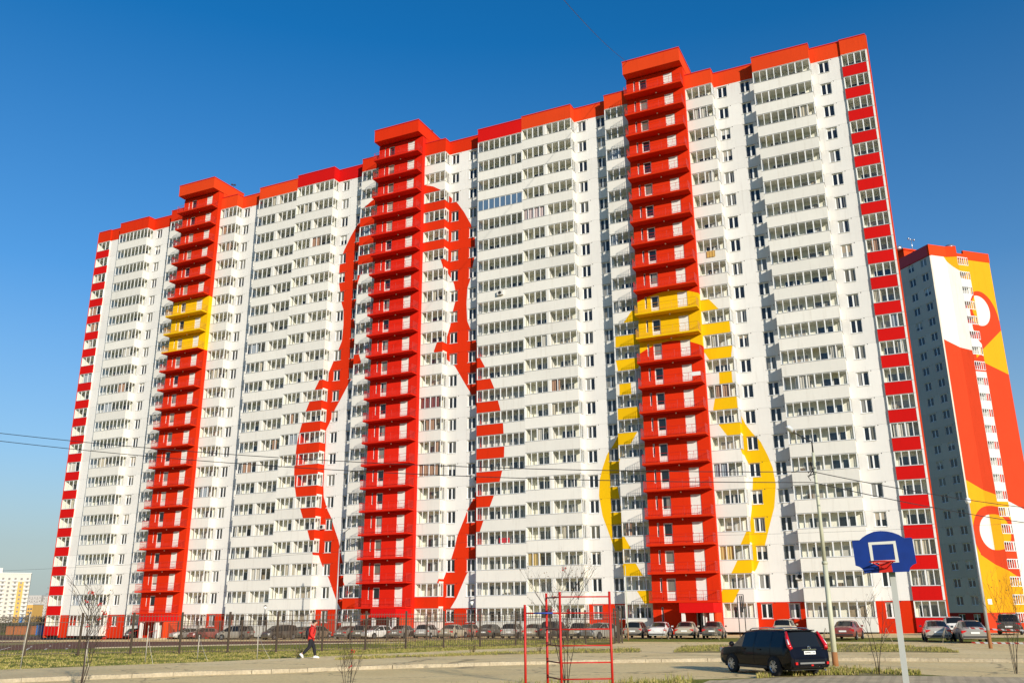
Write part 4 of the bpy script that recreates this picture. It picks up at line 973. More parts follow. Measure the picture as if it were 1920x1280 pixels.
def wheel_meshes(r, alloy, spokes):
    t_ = MB(); n = 20; prof = [(.0, r*.62), (.02, r*.90), (.05, r), (.17, r), (.2, r*.9), (.2, r*.6)]
    rows = [[(r2*math.cos(2*math.pi*k/n), y, r2*math.sin(2*math.pi*k/n)) for k in range(n)] for y, r2 in prof]
    for a, b in zip(rows, rows[1:]):
        for k in range(n): t_.face((a[k], a[(k+1) % n], b[(k+1) % n], b[k]), 0, True)
    rm = MB(); rr_ = r*.64
    ring = lambda y, q: [(q*math.cos(2*math.pi*k/n), y, q*math.sin(2*math.pi*k/n)) for k in range(n)]
    a, b, c = ring(.0, rr_), ring(-.012, rr_*.97), ring(.02, rr_*.86)
    for p, q in ((a, b), (b, c)):
        for k in range(n): rm.face((p[k], p[(k+1) % n], q[(k+1) % n], q[k]), 0, True)
    for k in range(spokes):
        th = 2*math.pi*k/spokes; d = Vector((math.cos(th), 0, math.sin(th))); e = Vector((-math.sin(th), 0, math.cos(th)))
        for off in ((-.16, .16) if spokes <= 6 else (0,)):
            p0 = d*rr_*.12+e*rr_*off*.3; p1 = d*rr_*.93+e*rr_*off; w_ = rr_*.06
            for yy, m_ in ((-.004, 0),): rm.face((p0-e*w_+Vector((0, yy, 0)), p1-e*w_*1.2+Vector((0, yy+.002, 0)), p1+e*w_*1.2+Vector((0, yy+.002, 0)), p0+e*w_+Vector((0, yy, 0))), 0)
    rm.path([(0, -.012, 0), (0, .03, 0)], rr_*.18, 10)
    dk = MB(); dk.face([(rr_*.9*math.cos(2*math.pi*k/n), .03, rr_*.9*math.sin(2*math.pi*k/n)) for k in range(n)])
    return t_.mesh('tyre', ['tyre']), rm.mesh('rim', ['rim_alloy' if alloy else 'rim_steel']), dk.mesh('brake_disc', ['arch_black'])
WHEELS = {'small': wheel_meshes(.30, False, 7), 'alloy': wheel_meshes(.31, True, 5), 'suv': wheel_meshes(.355, True, 6)}
AX = dict(sedan=(-1.32, 1.30), hatch=(-1.22, 1.22), van=(-1.32, 1.34), suv=(-1.31, 1.32))
KINDS = {}
def car(kind, col, label, loc, rz, dust=.5, alloy=False, group='cars parked in front of the building', tail=True, name='parked_car', detail=False):
    key = 'paint_%02d_%02d_%02d_%d' % (int(col[0]*99), int(col[1]*99), int(col[2]*99), int(dust*10)); mat(key, col, .22 if dust else .12, .04, 2, spec=.5 if dust else .18, dust=dust, coat=.5 if dust else .12)
    if kind not in KINDS: KINDS[kind] = make_car(kind, key)
    parts, st = KINDS[kind]; root = thing(name, label, 'car', loc, rz, group)
    for nm, me, lc in parts:
        if nm == 'body': me = me.copy(); me.materials[0] = MATS[key]
        obj(nm, me, root, lc)
    r = .355 if kind == 'suv' else .31; wset = WHEELS['suv' if kind == 'suv' else ('alloy' if alloy else 'small')]
    hw = max(s_[4] for s_ in st)
    for ax in AX[kind]:
        for sd in (1, -1):
            w_ = obj('wheel', wset[0], root, (ax, sd*(hw+.045), r)); w_.rotation_euler = (0, 0, math.pi if sd > 0 else 0)
            obj('rim', wset[1], w_, (0, .014, 0)); obj('brake_disc', wset[2], w_, (0, .006, 0))
            ar = MB(); n = 16; ro = r+.05
            ring = [(ax+ro*math.cos(math.pi*k/n), sd*(hw+.004), r+ro*math.sin(math.pi*k/n)) for k in range(n+1)]+[(ax-ro, sd*(hw+.004), st[3][1]+.03), (ax+ro, sd*(hw+.004), st[3][1]+.03)]
            ar.face(ring); ar.build('wheel_arch', ['arch_black'], root)
    # pillars along the screens
    V = loft(st); pl = MB()
    for i, s_ in enumerate(st[:-1]):
        if 't' in s_[7]:
            for j in (5, 11): pl.path([V[i][j], V[i+1][j]], .028, 5)
    pl.build('screen_pillars', [key], root)
    xr = st[0][0]; zl = st[1][2]; s1 = st[1]
    if kind != 'suv':
        for sd in (1, -1):
            MB().box(s1[0]-.035, s1[0]+.16, min(sd*s1[4]*.62, sd*(s1[4]+.004)), max(sd*s1[4]*.62, sd*(s1[4]+.004)), zl-.20, zl-.03).build('tail_light', ['tail_red'], root)
            MB().box(st[-2][0]-.05, st[-2][0]+.10, min(sd*.52, sd*.80), max(sd*.52, sd*.80), .60, .74).build('headlight', ['lamp_clear'], root)
            MB().box(st[-3][0]-.52, st[-3][0]-.34, min(sd*hw, sd*(hw+.17)), max(sd*hw, sd*(hw+.17)), .95, 1.08).build('mirror', [key], root)
        MB().box(xr-.03, xr+.05, -.27, .27, .60, .72).build('number_plate', ['plate_white'], root)
        MB().box(xr-.012, xr+.10, -.74, .74, .36, .46).build('bumper', ['car_plastic'], root)
    else:
        for sd in (1, -1):
            MB().sphere((st[-3][0]-.72, sd*(hw+.10), 1.10), .12, 0, 10, 6, (.7, 1., .8)).build('mirror', [key], root)
            q = [(-2.255, sd*.80, .98), (-2.19, sd*.835, 1.10), (-2.06, sd*.79, 1.33), (-1.92, sd*.715, 1.585)]
            tl = MB().path(q, [.075, .085, .075, .05], 8); tl.build('tail_light', ['tail_red'], root)
            MB().path([(-2.225, sd*.865, 1.14), (-2.11, sd*.83, 1.32)], [.035, .03], 8).build('reversing_light', ['lamp_clear'], root)
            MB().box(2.05, 2.22, min(sd*.5, sd*.80), max(sd*.5, sd*.80), .78, .93).build('headlight', ['lamp_clear'], root)
            rl = MB().path([(-1.70, sd*.56, 1.64), (-1.55, sd*.56, 1.70), (-.6, sd*.56, 1.73), (.30, sd*.56, 1.69), (.45, sd*.56, 1.63)], .02, 6); rl.build('roof_rail', ['rim_alloy'], root)
            MB().box(-2.395, -2.28, min(sd*.66, sd*.76), max(sd*.66, sd*.76), .45, .54).build('rear_reflector', ['tail_red'], root)
            for hx in (-.55, .42): MB().box(hx, hx+.2, min(sd*.90, sd*.925), max(sd*.90, sd*.925), .92, .96).build('door_handle', [key], root)
            MB().box(-.88, .90, min(sd*.88, sd*.905), max(sd*.88, sd*.905), .27, .36).build('side_sill', ['car_plastic'], root)
            dj = MB()
            for dx in (-1.1, -.11, .98): dj.box(dx-.006, dx+.006, min(sd*.90, sd*.9025), max(sd*.90, sd*.9025), .42, 1.0)
            dj.build('door_gap', ['arch_black'], root)
        bu = MB(); prof = [(-2.25, .34), (-2.36, .40), (-2.385, .52), (-2.375, .64), (-2.30, .72)]
        for (xa, za), (xb, zb_) in zip(prof, prof[1:]):
            for ya, yb, ia, ib in ((-.88, -.6, .10, 0), (-.6, .6, 0, 0), (.6, .88, 0, .10)): bu.face([(xa+ia, ya, za), (xb+ia, ya, zb_), (xb+ib, yb, zb_), (xa+ib, yb, za)], 0, True)
        bu.build('bumper', [key], root)
        MB().box(-2.395, -2.33, -.56, .56, .47, .53).build('bumper_insert', ['rim_steel'], root)
        MB().box(-2.27, -2.20, -.33, .33, .945, .985).build('plate_garnish', ['chrome'], root)
        p_ = MB().box(-2.30, -2.245, -.26, .26, .80, .915).build('number_plate', ['plate_white'], root)
        t_ = obj('lettering', text_mesh('K899KB 154', .088, 'plate_black'), p_, (-2.303, 0, .857)); t_.rotation_euler = (math.pi/2, 0, -math.pi/2)
        t_ = obj('lettering', text_mesh('X-TRAIL', .06, 'chrome'), root, (-2.274, .52, .80)); t_.rotation_euler = (math.pi/2, 0, -math.pi/2); 
        em = MB(); ring = [(-2.262, .058*math.cos(k*.5236), 1.03+.058*math.sin(k*.5236)) for k in range(13)]; em.path(ring, .011, 5); em.box(-2.272, -2.255, -.08, .08, 1.018, 1.042); em.build('emblem', ['chrome'], root)
        MB().path([(-2.16, 0, 1.10), (-2.12, .30, 1.17)], .012, 5).build('rear_wiper', ['car_plastic'], root)
        MB().box(-1.98, -1.72, -.58, .58, 1.62, 1.655).build('roof_spoiler', [key], root)
        MB().box(-2.385, -2.33, -.05, .05, .40, .45).build('fog_light', ['tail_red'], root)
        MB().path([(-2.25, -.55, .27), (-2.45, -.55, .25)], .03, 8).build('exhaust_pipe', ['chrome'], root)
        MB().box(-2.1, 2.0, -.75, .75, .24, .42).build('underbody', ['arch_black'], root)
    return root
# the black SUV by the road: left wheels on measured ground points
wr = at(1453, 1267.5); hd = Vector((-.738, .675, 0)).normalized(); right = Vector((hd.y, -hd.x, 0))
cen = wr+right*.86+hd*1.24
suv_ = car('suv', (.006, .006, .009), 'glossy black SUV with roof rails parked at the roadside', (cen.x, cen.y, 0), math.atan2(hd.y, hd.x), .0, True, None, True, 'parked_car', True); suv_.scale = (.935, .935, .935)
GREYS = dict(silver=(.42, .41, .38), white=(.72, .71, .68), black=(.015, .015, .018), grey=(.16, .16, .15), beige=(.46, .41, .30), dred=(.22, .015, .02), brown=(.12, .07, .045), dgreen=(.04, .06, .05), red=(.20, .010, .014), dsilver=(.26, .26, .24))
CARS = [  # px, py, kind, colour, heading (deg, 90 = nose to the building), dust, label
 (240, 1198, 'hatch', 'black', 80, .4, 'black hatchback below the left stair tower'), (300, 1197.5, 'hatch', 'white', 210, .3, 'white hatchback right of the leftmost black car'), (334, 1198, 'sedan', 'silver', 250, .5, 'silver sedan between white and dark red cars'),
 (368, 1198, 'sedan', 'dred', 255, .3, 'dark red sedan left of the grey minivan'), (425, 1199.5, 'van', 'grey', 195, .7, 'dusty grey minivan parked side-on behind the fence'), (508, 1199.5, 'van', 'black', 255, .3, 'tall black van right of the grey minivan'),
 (548, 1198, 'sedan', 'dgreen', 100, .5, 'dark green sedan right of the black van'), (574, 1198, 'hatch', 'brown', 95, .7, 'dusty brown hatchback behind the walking person'), (636, 1198, 'sedan', 'grey', 90, .4, 'grey sedan behind the tall fence lamp post'), (664, 1198, 'hatch', 'dgreen', 100, .6, 'dusty dark hatchback left of the middle entrance'),
 (697, 1197.5, 'sedan', 'white', 250, .4, 'white sedan facing out before the middle entrance'), (737, 1197.5, 'sedan', 'grey', 95, .6, 'dusty grey sedan at the middle entrance'), (783, 1197, 'hatch', 'silver', 100, .4, 'silver hatchback right of the middle entrance'),
 (832, 1197.5, 'sedan', 'beige', 95, .9, 'very dusty beige sedan below the red triangle paint'), (864, 1195.5, 'sedan', 'dred', 100, .8, 'dusty dark red sedan half behind the beige sedan'), (903, 1197.5, 'sedan', 'black', 95, .4, 'black sedan beside the small park lantern'),
 (946, 1197.5, 'hatch', 'silver', 100, .5, 'silver hatchback behind the pull-up bar'), (990, 1198, 'sedan', 'beige', 95, .7, 'dusty beige sedan just left of the red ladder'), (1025, 1198, 'van', 'black', 95, .4, 'black van behind the red ladder posts'),
 (1078, 1198, 'hatch', 'beige', 95, .8, 'dusty beige hatchback seen through the ladder rungs'), (1118, 1198, 'sedan', 'dsilver', 250, .5, 'dark silver sedan behind the right ladder post'),
 (1182, 1197, 'hatch', 'grey', 95, .8, 'dusty grey hatchback at the right end of the fence'), (1228, 1197.3, 'sedan', 'white', 97, .15, 'clean white sedan left of the right entrance'), (1278, 1197.3, 'sedan', 'beige', 97, .6, 'beige sedan in front of the right entrance'), (1330, 1198, 'sedan', 'black', 97, .5, 'black sedan with pale dusty roof right of the entrance'),
 (1587, 1200.5, 'sedan', 'red', 85, .3, 'red sedan behind the lamp post'), (1757, 1204, 'sedan', 'silver', 95, .6, 'dusty silver sedan under the end of the building'), (1822, 1206.5, 'sedan', 'dsilver', 98, .3, 'dark grey sedan left of the rusty-footed pole'),
 (1899, 1190.5, 'van', 'black', 85, .3, 'black car in front of the far right tower'), (1790, 1191, 'hatch', 'white', 95, .2, 'white car peeping out between building and grey sedan'), (1467, 1193.5, 'hatch', 'beige', 90, .6, 'beige car whose roof shows above the black SUV')]
for px, py, kd, c_, hdg, du_, lb in CARS:
    p = at(px, py); p = p+Vector((-.18*0, 2.0 if 60 < hdg < 120 else 1.4, 0)); p.z = gz(p.x, p.y)+.03
    car(kd, GREYS[c_], lb, p, R_(hdg), du_, kd != 'sedan').scale = (.95, .95, .95)
# ------------------------------------------------------------------ street furniture
mat('pole_paint', (.50, .50, .36), .6, .25, 1.2); mat('rust', (.32, .14, .05), .9, .3, 4); mat('galv', (.42, .43, .42), .45, .12, 2, metal=.3); mat('lamp_head', (.60, .63, .64), .4, .05, 3); mat('black_metal', (.02, .02, .022), .5)
def lamp_pole():
    b = at(1567, 1248); root = thing('street_lamp', 'tall pale street lamp with side arm and cables beside black SUV', 'street lamp', b)
    D_ = (b-Vector((0, 0, EYE))).dot(fw); zt_ = above(b, 1525, 848)-b.z; zs = above(b, 1546, 1057)-b.z
    MB().path([(0, 0, -.1), (0, 0, zs)], [.115, .10], 10).path([(0, 0, zs), (0, 0, zs+.12)], [.125, .115], 10).path([(0, 0, zs+.1), (0, 0, zt_)], [.085, .06], 10).build('pole', ['pole_paint'], root)
    MB().path([(0, 0, -.12), (0, 0, .55)], [.125, .118], 10).build('rusty_foot', ['rust'], root)
    h1 = above(b, 1522, 828)-b.z; tip = onD(1484, 808, D_)-b
    MB().path([(0, 0, zt_), (0, 0, h1), (tip.x*.35, tip.y*.35, h1+(tip.z-h1)*.4), (tip.x, tip.y, tip.z)], [.035, .03, .028, .025], 8).build('arm', ['black_metal'], root)
    d = Vector((tip.x, tip.y, 0)).normalized()
    hd_ = MB().path([tip-d*.1, tip+d*.12+Vector((0, 0, .03)), tip+d*.45+Vector((0, 0, .08)), tip+d*.6+Vector((0, 0, .08))], [.04, .11, .10, .03], 8); hd_.build('lamp_head', ['lamp_head'], root)
    zc = above(b, 1527, 880)-b.z
    cb = MB(); r = random.Random(4)
    for k in range(7): cb.path([(r.uniform(-.35, .1), r.uniform(-.1, .1), zc+r.uniform(-.5, .4)) for _ in range(3)], .02, 4)
    stuff(cb.build('cable_bundle', ['black_metal'], root))
    return b, D_, zc
lb_, lD, lzc = lamp_pole()
def wire(pts, sag, label, rad=.014, name='overhead_cable'):
    P_ = [Vector(p) for p in pts]; out = []
    for a, b in zip(P_, P_[1:]):
        for i in range(25):
            f = i/24; q = a.lerp(b, f); q.z -= sag*4*f*(1-f); out.append(q)
    tag(MB().path(out, rad, 4, 0, True).build(name, ['black_metal']), label, 'cable', 'overhead cables')
pl1 = onD(1525, 884, lD); pl2 = onD(1525, 904, lD)
wire([onD(-420, 752, 52), pl1], 1.1, 'upper overhead cable running left from the lamp post', .021); wire([onD(-420, 765, 52), pl2], 1.1, 'lower overhead cable running left from the lamp post', .021)
wire([pl1, onD(2100, 968, 44)], .25, 'upper overhead cable running right from the lamp post', .02); wire([pl2, onD(2100, 1000, 44)], .25, 'lower overhead cable running right from the lamp post', .02)
wire([onD(-300, 1080, 70), onD(1000, 1006, 62), onD(2100, 968, 56)], .35, 'thin low cable crossing in front of the lower storeys', .009)
S3 = SEC[3]; capw = Vector((S3['c']-2.9, D-1.9, S3['z']+63.4))
wire([capw, onD(985, -85, 45)], .6, 'thin cable rising from the right stair tower roof', .02)
def slim_pole(px, py, tx, ty, label, arm=None, r=.075, m='galv', rust=True, head=True):
    b = at(px, py); root = thing('street_lamp', label, 'street lamp', b, 0, 'lamp posts'); D_ = (b-Vector((0, 0, EYE))).dot(fw); zt_ = above(b, tx, ty)-b.z
    MB().path([(0, 0, -.1), (0, 0, zt_*.5), (0, 0, zt_)], [r, r*.85, r*.6], 8).build('pole', [m], root)
    if rust: MB().path([(0, 0, -.12), (0, 0, 1.0)], [r*1.06, r*1.05], 8).build('rusty_foot', ['rust'], root)
    if arm:
        e = onD(*arm, D_)-b; MB().path([(0, 0, zt_-.02), (e.x*.15, e.y*.15, zt_+(e.z-zt_)*.45), (e.x*.5, e.y*.5, zt_+(e.z-zt_)*.85), tuple(e)], [r*.6, r*.5, r*.45, r*.4], 6).build('arm', [m], root); d = Vector((e.x, e.y, 0)).normalized()
        MB().path([e-d*.1, e+d*.2, e+d*.6], [.05, .11, .04], 8).build('lamp_head', ['lamp_head'], root)
    elif head: MB().sphere((0, 0, zt_+.05), .16, 0, 10, 6, (1, 1, 1.2)).build('lamp_head', ['lamp_globe'], root)
slim_pole(1858, 1216, 1812, 940, 'slim grey lamp post with rusty foot in front of the far right tower', None, .095)
slim_pole(220, 1197, 238, 1046, 'curved grey lamp post before the left stair tower', (266, 1013), .09, 'galv', False)
slim_pole(628, 1198, 637, 1028, 'curved grey lamp post left of the middle stair tower', (655, 990), .09, 'galv', False)
slim_pole(1178, 1200, 1171, 1060, 'pale drain-like post at the right end of the fence', None, .05, 'pole_paint', True, False)
def lantern(px, py, ty, label):
    b = at(px, py); root = thing('park_lantern', label, 'lantern', b, 0, 'small park lanterns'); z = above(b, px, ty)-b.z
    MB().path([(0, 0, 0), (0, 0, z-.45)], .045, 6).build('pole', ['black_metal'], root); MB().path([(0, 0, z-.45), (0, 0, z-.1)], [.10, .19], 8).build('lamp_glass', ['lamp_globe'], root); MB().path([(0, 0, z-.098), (0, 0, z+.02)], [.24, .05], 8).build('lamp_cap', ['black_metal'], root)
lantern(493, 1199, 1134, 'small black park lantern before the second section'); lantern(884, 1201, 1124, 'small black park lantern right of the dusty beige sedan')
# basketball stand
def hoop():
    b = at(1711.5, 1374); root = thing('basketball_stand', 'grey basketball post with blue backboard and red rim', 'basketball hoop', b)
    Yb = b.y-.22; mat('board_blue', (.004, .032, .215), .5, .25, 5); mat('board_line', (.74, .72, .62), .5, .05, 5); mat('post_grey', (.50, .50, .45), .55, .08, 2); mat('rim_red', (.60, .02, .01), .4, .1, 6)
    q = lambda x, y, dy=0: onY(1580+x/10.67, 980+y/10.67, Yb+dy)-b
    out = [(183, 355), (330, 348), (400, 282), (500, 218), (620, 172), (760, 156), (880, 164), (1000, 188), (1120, 232), (1225, 297), (1370, 288), (1392, 312), (1478, 800), (1400, 838), (1350, 890), (1335, 968), (440, 1005), (400, 922), (340, 876), (258, 850)]
    MB().prism([q(*p) for p in out][::-1], (0, .04, 0)).build('backboard', ['board_blue'], root)
    O = [(508, 388), (1055, 355), (1132, 785), (578, 812)]; I = [(580, 436), (1010, 415), (1056, 732), (622, 748)]
    fr = MB()
    for k in range(4): fr.prism([q(*O[k]), q(*O[(k+1) % 4]), q(*I[(k+1) % 4]), q(*I[k])][::-1], (0, -.006, 0))
    fr.build('target_square', ['board_line'], root)
    top = q(880, 560).z
    MB().box(-.052, .052, -.052, .052, -.1, top).build('post', ['post_grey'], root)
    cx = q(800, 900); MB().box(cx.x-.15, cx.x+.15, Yb-b.y+.041, .0, cx.z-.05, cx.z+.02).build('bracket', ['post_grey'], root)
    MB().box(-.06, .06, -.181, -.06, cx.z-.05, cx.z+.35).build('mount_arm', ['post_grey'], root)
    pl = [q(735, 800), q(965, 785), q(1005, 975), q(735, 995)]; MB().prism(pl[::-1], (0, -.02, 0)).build('rim_plate', ['rim_red'], root)
    rc = onY(1580+790/10.67, 980+768/10.67, Yb-.40)-b
    ring = [(rc.x+.225*math.cos(k*math.pi/12), rc.y+.225*math.sin(k*math.pi/12), rc.z) for k in range(25)]
    MB().path(ring, .012, 8).build('rim', ['rim_red'], root)
    br = MB(); lowp = q(860, 955); 
    for sx in (-.2, .2): br.path([(rc.x+sx, rc.y+.02, rc.z), (lowp.x+sx*.15, lowp.y-.03, lowp.z+.05)], .011, 6)
    for sx in (-.1, .1): br.path([(rc.x+sx, rc.y+.2, rc.z), (rc.x+sx, Yb-b.y, rc.z)], .012, 6)
    br.build('rim_brace', ['rim_red'], root)
hoop()
# red exercise frame
def bars():
    A = at(1054, 1331); B = at(1150.5, 1329); Dp = at(986, 1330); back = Vector((fw.x, fw.y, 0)).normalized()
    mat('bar_red', (.50, .014, .006), .5, .12, 5, bmp=.1); mat('bar_red_shaded', (.16, .035, .025), .55, .2, 6); mat('bar_blue', (.02, .06, .35), .5)
    root = thing('wall_bars', 'red steel climbing ladder and pull-up bar in the foreground', 'exercise ladder', A)
    Cp = A+back*1.02-Vector((rt.x, rt.y, 0))*.29; Cp.z = 0
    zA = above(A, 1047, 1109); zB = above(B, 1143, 1108); zC = above(Cp, 1023, 1111.5); zD = above(Dp, 986, 1133)
    for P_, z in ((A, zA), (B, zB), (Cp, zC), (Dp, zD)): MB().path([P_-A+Vector((0, 0, -.1)), Vector((P_.x-A.x, P_.y-A.y, z))], .031, 10).build('post', ['bar_red'], root)
    for py in (1118.3, 1148.7, 1179.2, 1210, 1242, 1273, 1303):
        z = above(A, 1050, py); MB().path([(0, 0, z), (B.x-A.x, B.y-A.y, z)], .0165, 8).build('rung', ['bar_red'], root)
        z2 = z*.998; MB().path([(Cp.x-A.x, Cp.y-A.y, z2), (0, 0, z2)], .0165, 8).build('rung', ['bar_red_shaded'], root)  # shade on the side rungs is put into a darker red
    z = above(A, 1049, 1148.5); d = Dp-A
    MB().path([(d.x, d.y, z), (0, 0, z)], .017, 8).build('pull_up_bar', ['bar_red'], root)
    MB().path([(d.x*.75, d.y*.75, z), (d.x*.2, d.y*.2, z)], .0185, 8).build('bar_grip', ['bar_blue'], root)
bars()
# small parking barriers
mat('barrier_steel', (.35, .30, .22), .6, .2, 5)
for i, (px, py, lb) in enumerate(((1247, 1198.5, 'A-frame parking barrier behind the clean white sedan'), (1341, 1199.5, 'A-frame parking barrier behind the black sedan'), (1550, 1203, 'A-frame parking barrier left of the lamp post'), (1665, 1204.5, 'folded parking barrier right of the red sedan'), (1776, 1205.5, 'A-frame parking barrier behind the silver sedan'), (1170, 1199, 'A-frame parking barrier at the fence end'))):
    b = at(px, py); root = thing('parking_barrier', lb, 'barrier', b, R_(10*i), 'parking barriers')
    MB().path([(-.35, 0, 0), (0, 0, .95), (.35, 0, 0)], .025, 5).build('frame', ['barrier_steel'], root); MB().path([(-.2, 0, .42), (.2, 0, .42)], .02, 5).path([(0, 0, .95), (0, .7, 0)], .022, 5).build('brace', ['barrier_steel'], root)
b = at(1351, 1189); root = thing('storage_box', 'dark grey metal storage box beside the right entrance', 'box', b); mat('box_grey', (.07, .07, .065), .6, .15, 2)
MB().box(-.65, .65, -.4, .4, .55, 1.65).build('body', ['box_grey'], root); MB().box(-.68, .68, -.43, .43, 1.652, 1.72).build('lid', ['black_metal'], root)
for sx in (-.6, .6):
    for sy in (-.35, .35): MB().box(sx-.04, sx+.04, sy-.04, sy+.04, 0, .548).build('leg', ['black_metal'], root)
b = at(1388, 1194); root = thing('sign_post', 'pair of thin dark posts with narrow hanging boards by the entrance', 'sign post', b); zs = above(b, 1386, 1114)-b.z
MB().path([(0, 0, 0), (0, 0, zs)], .04, 6).path([(.5, .2, 0), (.5, .2, zs)], .04, 6).path([(0, 0, zs), (.5, .2, zs)], .03, 6).build('post', ['black_metal'], root)
for dx in (.22, .38): MB().box(dx-.05, dx+.05, .05, .12, zs-1.5, zs-.1).build('board', ['black_metal'], root)
def tape_mat():
    m, t, b_ = base_mat('barrier_tape'); x, y, z = pos(t); f = math_(t, 'GREATER_THAN', math_(t, 'FRACT', math_(t, 'MULTIPLY', math_(t, 'ADD', x, z), 2.2)), .5); lk(t, mixc(t, f, (.75, .75, .72), (.55, .03, .02)), b_.inputs['Base Color']); MATS['barrier_tape'] = m
tape_mat()
def tape(p, q, sag, label):
    mb = MB(); n = 20
    for i in range(n):
        a = p.lerp(q, i/n); c = p.lerp(q, (i+1)/n); a.z -= sag*4*(i/n)*(1-i/n); c.z -= sag*4*((i+1)/n)*(1-(i+1)/n); mb.face((a, c, c+Vector((0, 0, .09)), a+Vector((0, 0, .09))))
    tag(mb.build('barrier_tape', ['barrier_tape']), label, 'tape', 'red and white barrier tapes')
g1 = at(1822, 1208); g2 = at(2060, 1212); tape(Vector((g1.x, g1.y, g1.z+.95)), Vector((g2.x, g2.y, g2.z+.9)), .1, 'upper red and white barrier tape across the dark grey sedan'); tape(Vector((g1.x, g1.y-1, g1.z+.12)), Vector((g2.x, g2.y-1, g2.z+.22)), .04, 'low red and white barrier tape near the ground at right')
# ------------------------------------------------------------------ things on the facade
def on_sec(s_, u, wv, z): return Vector((SEC[s_]['c']+u, D+wv, SEC[s_]['z']+z))
acb = MB().box(-.4, .4, -.3, 0, 0, .55).mesh('case', ['far_white']); acf = MB().path([(0, -.301, .275), (0, -.32, .275)], .22, 14).mesh('fan_grille', ['vent_dark'])
for s_, u, wv, z, lb in ((3, 10.9+.2, 1.19, 2.1, 'air conditioner beside the lowest right window of the near section'), (2, 11.15, 1.19, 14.4, 'air conditioner in the shaded corner of the middle section'), (2, -11.1, 1.19, 9.8, 'air conditioner low in the left corner of the middle section'), (2, 14.9, -.003, 36.9, 'air conditioner on a white balcony panel of the middle section')):
    root = thing('air_conditioner', lb, 'air conditioner', on_sec(s_, u, wv, z), 0, 'air conditioners on the facade'); obj('case', acb, root); obj('fan_grille', acf, root)
mat('towel_cloth', (.50, .30, .08), .9, .4, 9)
mb = MB()
for i in range(8):
    a, c = i*.12, (i+1)*.12; mb.face([(a, -.06-.02*math.sin(a*20), 0), (c, -.06-.02*math.sin(c*20), 0), (c, -.05-.02*math.sin(c*20), .75), (a, -.05-.02*math.sin(a*20), .75)], 0, True)
o = mb.build('hanging_rug', ['towel_cloth'], None, on_sec(3, 4.6, .02, 36.4+.55)); tag(o, 'yellow brown rug hanging from a white balcony right of the tower', 'rug')
mat('banner_white', (.75, .73, .70), .8, .1, 9); o = MB().box(0, .95, -.03, 0, 0, .42).build('banner', ['banner_white'], None, on_sec(3, 2.45, -1.90, 22.4+.72)); tag(o, 'small white banner on a red balcony railing of the near tower', 'banner')
mat('poster_red', (.55, .02, .03), .6, .3, 20); o = MB().box(0, 1.35, 0, .02, 0, .55).build('poster', ['poster_red'], None, on_sec(2, 14.5, .14, 5.6+1.45)); tag(o, 'red poster inside a balcony window of the middle section', 'poster')
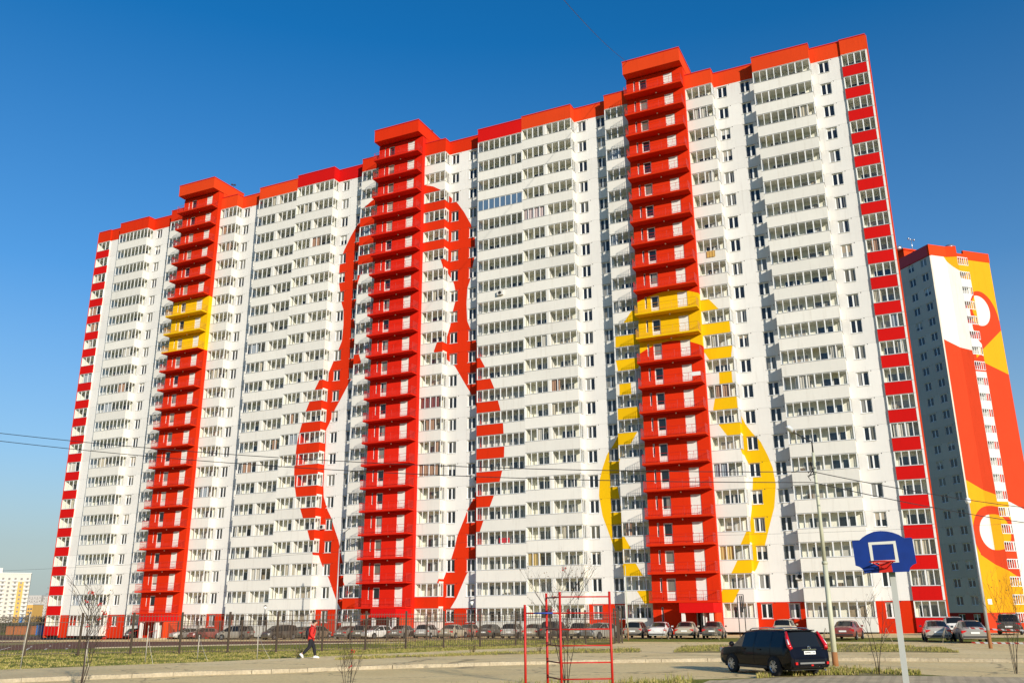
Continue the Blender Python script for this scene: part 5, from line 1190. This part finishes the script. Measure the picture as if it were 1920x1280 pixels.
# ------------------------------------------------------------------ the walking person
def skin_obj(name, pts, edges, m, parent, root_i=0, sub=2):
    me = bpy.data.meshes.new(name); me.from_pydata([p[:3] for p in pts], edges, []); me.materials.append(MATS[m]); o = obj(name, me, parent)
    md = o.modifiers.new('skin', 'SKIN'); md.use_smooth_shade = True
    for i, p in enumerate(pts):
        r = p[3]; v = me.skin_vertices[0].data[i]; v.radius = r if isinstance(r, tuple) else (r, r); v.use_root = i == root_i
    s_ = o.modifiers.new('sub', 'SUBSURF'); s_.levels = sub; s_.render_levels = sub; return o
def person():
    p = at(581, 1239.5); q = at(600, 1238.2); d = at(660, 1236)-at(500, 1247); d = Vector((rt.x, rt.y, 0))+Vector((fw.x, fw.y, 0))*.22; rz = math.atan2(d.y, d.x)
    root = thing('person', 'person in red hooded jacket and black trousers walking along the footpath', 'person', (p.x, p.y, .138), rz)
    mat('skin', (.50, .29, .20), .6, .08, 9); mat('jacket_red', (.62, .018, .012), .75, .15, 6, bmp=.3); mat('trousers_black', (.012, .012, .016), .85, .2, 9); mat('shoe_white', (.78, .78, .78), .5, .05, 9); mat('hair_dark', (.025, .016, .01), .8, .3, 30); mat('backpack_black', (.014, .014, .016), .7, .2, 12)
    legs = [(.0, .09, .93), (.0, -.09, .93)]
    body = [(0, 0, .95, (.13, .10)), (.02, 0, 1.15, (.13, .10)), (.05, 0, 1.36, (.15, .10)), (.09, 0, 1.49, .055), (.12, 0, 1.56, .06), (.14, 0, 1.66, (.075, .088)),
            (0, .09, .90, .05), (.16, .09, .50, .035), (.24, .09, .11, .03), (.36, .09, .05, .035), (0, -.09, .90, .05), (-.06, -.09, .52, .035), (-.42, -.09, .24, .03), (-.36, -.09, .10, .035),
            (.06, .19, 1.40, .06), (.0, .26, 1.12, .045), (.19, .2, .96, .035), (.06, -.19, 1.40, .06), (.0, -.26, 1.12, .045), (.19, -.2, .96, .035)]
    be = [(0, 1), (1, 2), (2, 3), (3, 4), (4, 5), (0, 6), (6, 7), (7, 8), (8, 9), (0, 10), (10, 11), (11, 12), (12, 13), (2, 14), (14, 15), (15, 16), (2, 17), (17, 18), (18, 19)]
    b = skin_obj('body', body, be, 'skin', root)
    skin_obj('trousers', [(0, 0, .98, (.15, .12)), (.0, .085, .86, .12), (.16, .09, .50, .095), (.235, .09, .13, .07), (.0, -.085, .86, .12), (-.05, -.09, .54, .095), (-.37, -.09, .22, .072)], [(0, 1), (1, 2), (2, 3), (0, 4), (4, 5), (5, 6)], 'trousers_black', root)
    skin_obj('jacket', [(0, 0, .76, (.19, .18)), (.0, 0, .98, (.19, .18)), (.01, 0, 1.16, (.195, .17)), (.04, 0, 1.34, (.21, .16)), (.08, 0, 1.49, (.12, .11)), (.09, 0, 1.53, (.09, .09))], [(0, 1), (1, 2), (2, 3), (3, 4), (4, 5)], 'jacket_red', root)
    for sd in (1, -1): skin_obj('sleeve', [(.05, sd*.13, 1.40, .10), (.05, sd*.21, 1.36, .095), (-.02, sd*.26, 1.12, .08), (.15, sd*.21, .95, .065)], [(0, 1), (1, 2), (2, 3)], 'jacket_red', root)
    hd_ = MB().sphere((.145, 0, 1.665), .10, 0, 16, 10, (1.0, .82, 1.12)); hd_.build('head', ['skin'], root)
    MB().sphere((.12, 0, 1.70), .112, 0, 16, 10, (1.0, .86, .92)).build('hair', ['hair_dark'], root)
    MB().path([(.24, 0, 1.67), (.265, 0, 1.635)], [.012, .018], 6).build('nose', ['skin'], root)
    for sd in (1, -1):
        MB().sphere((.135, sd*.085, 1.655), .025, 0, 8, 5, (.6, .4, 1.2)).build('ear', ['skin'], root)
    skin_obj('hood', [(-.06, 0, 1.49, (.06, .09)), (.0, .08, 1.50, .05), (.0, -.08, 1.50, .05)], [(0, 1), (0, 2)], 'jacket_red', root, 0, 1)
    bp = MB().sphere((-.175, 0, 1.16), .17, 0, 14, 10, (.62, .82, 1.35)).build('backpack', ['backpack_black'], root)
    for sd in (1, -1): MB().path([(-.13, sd*.11, 1.40), (.02, sd*.12, 1.53), (.17, sd*.13, 1.40), (.12, sd*.16, 1.18), (-.1, sd*.13, 1.02)], .018, 5).build('strap', ['backpack_black'], bp)
    sh = MB().path([(.14, .09, .055), (.24, .09, .075), (.34, .09, .06), (.43, .09, .035)], [.045, .062, .055, .035], 10); sh.build('shoe', ['shoe_white'], root)
    sh = MB().path([(-.50, -.09, .23), (-.42, -.09, .18), (-.37, -.09, .11), (-.34, -.09, .04)], [.045, .062, .055, .035], 10); sh.build('shoe', ['shoe_white'], root)
person()
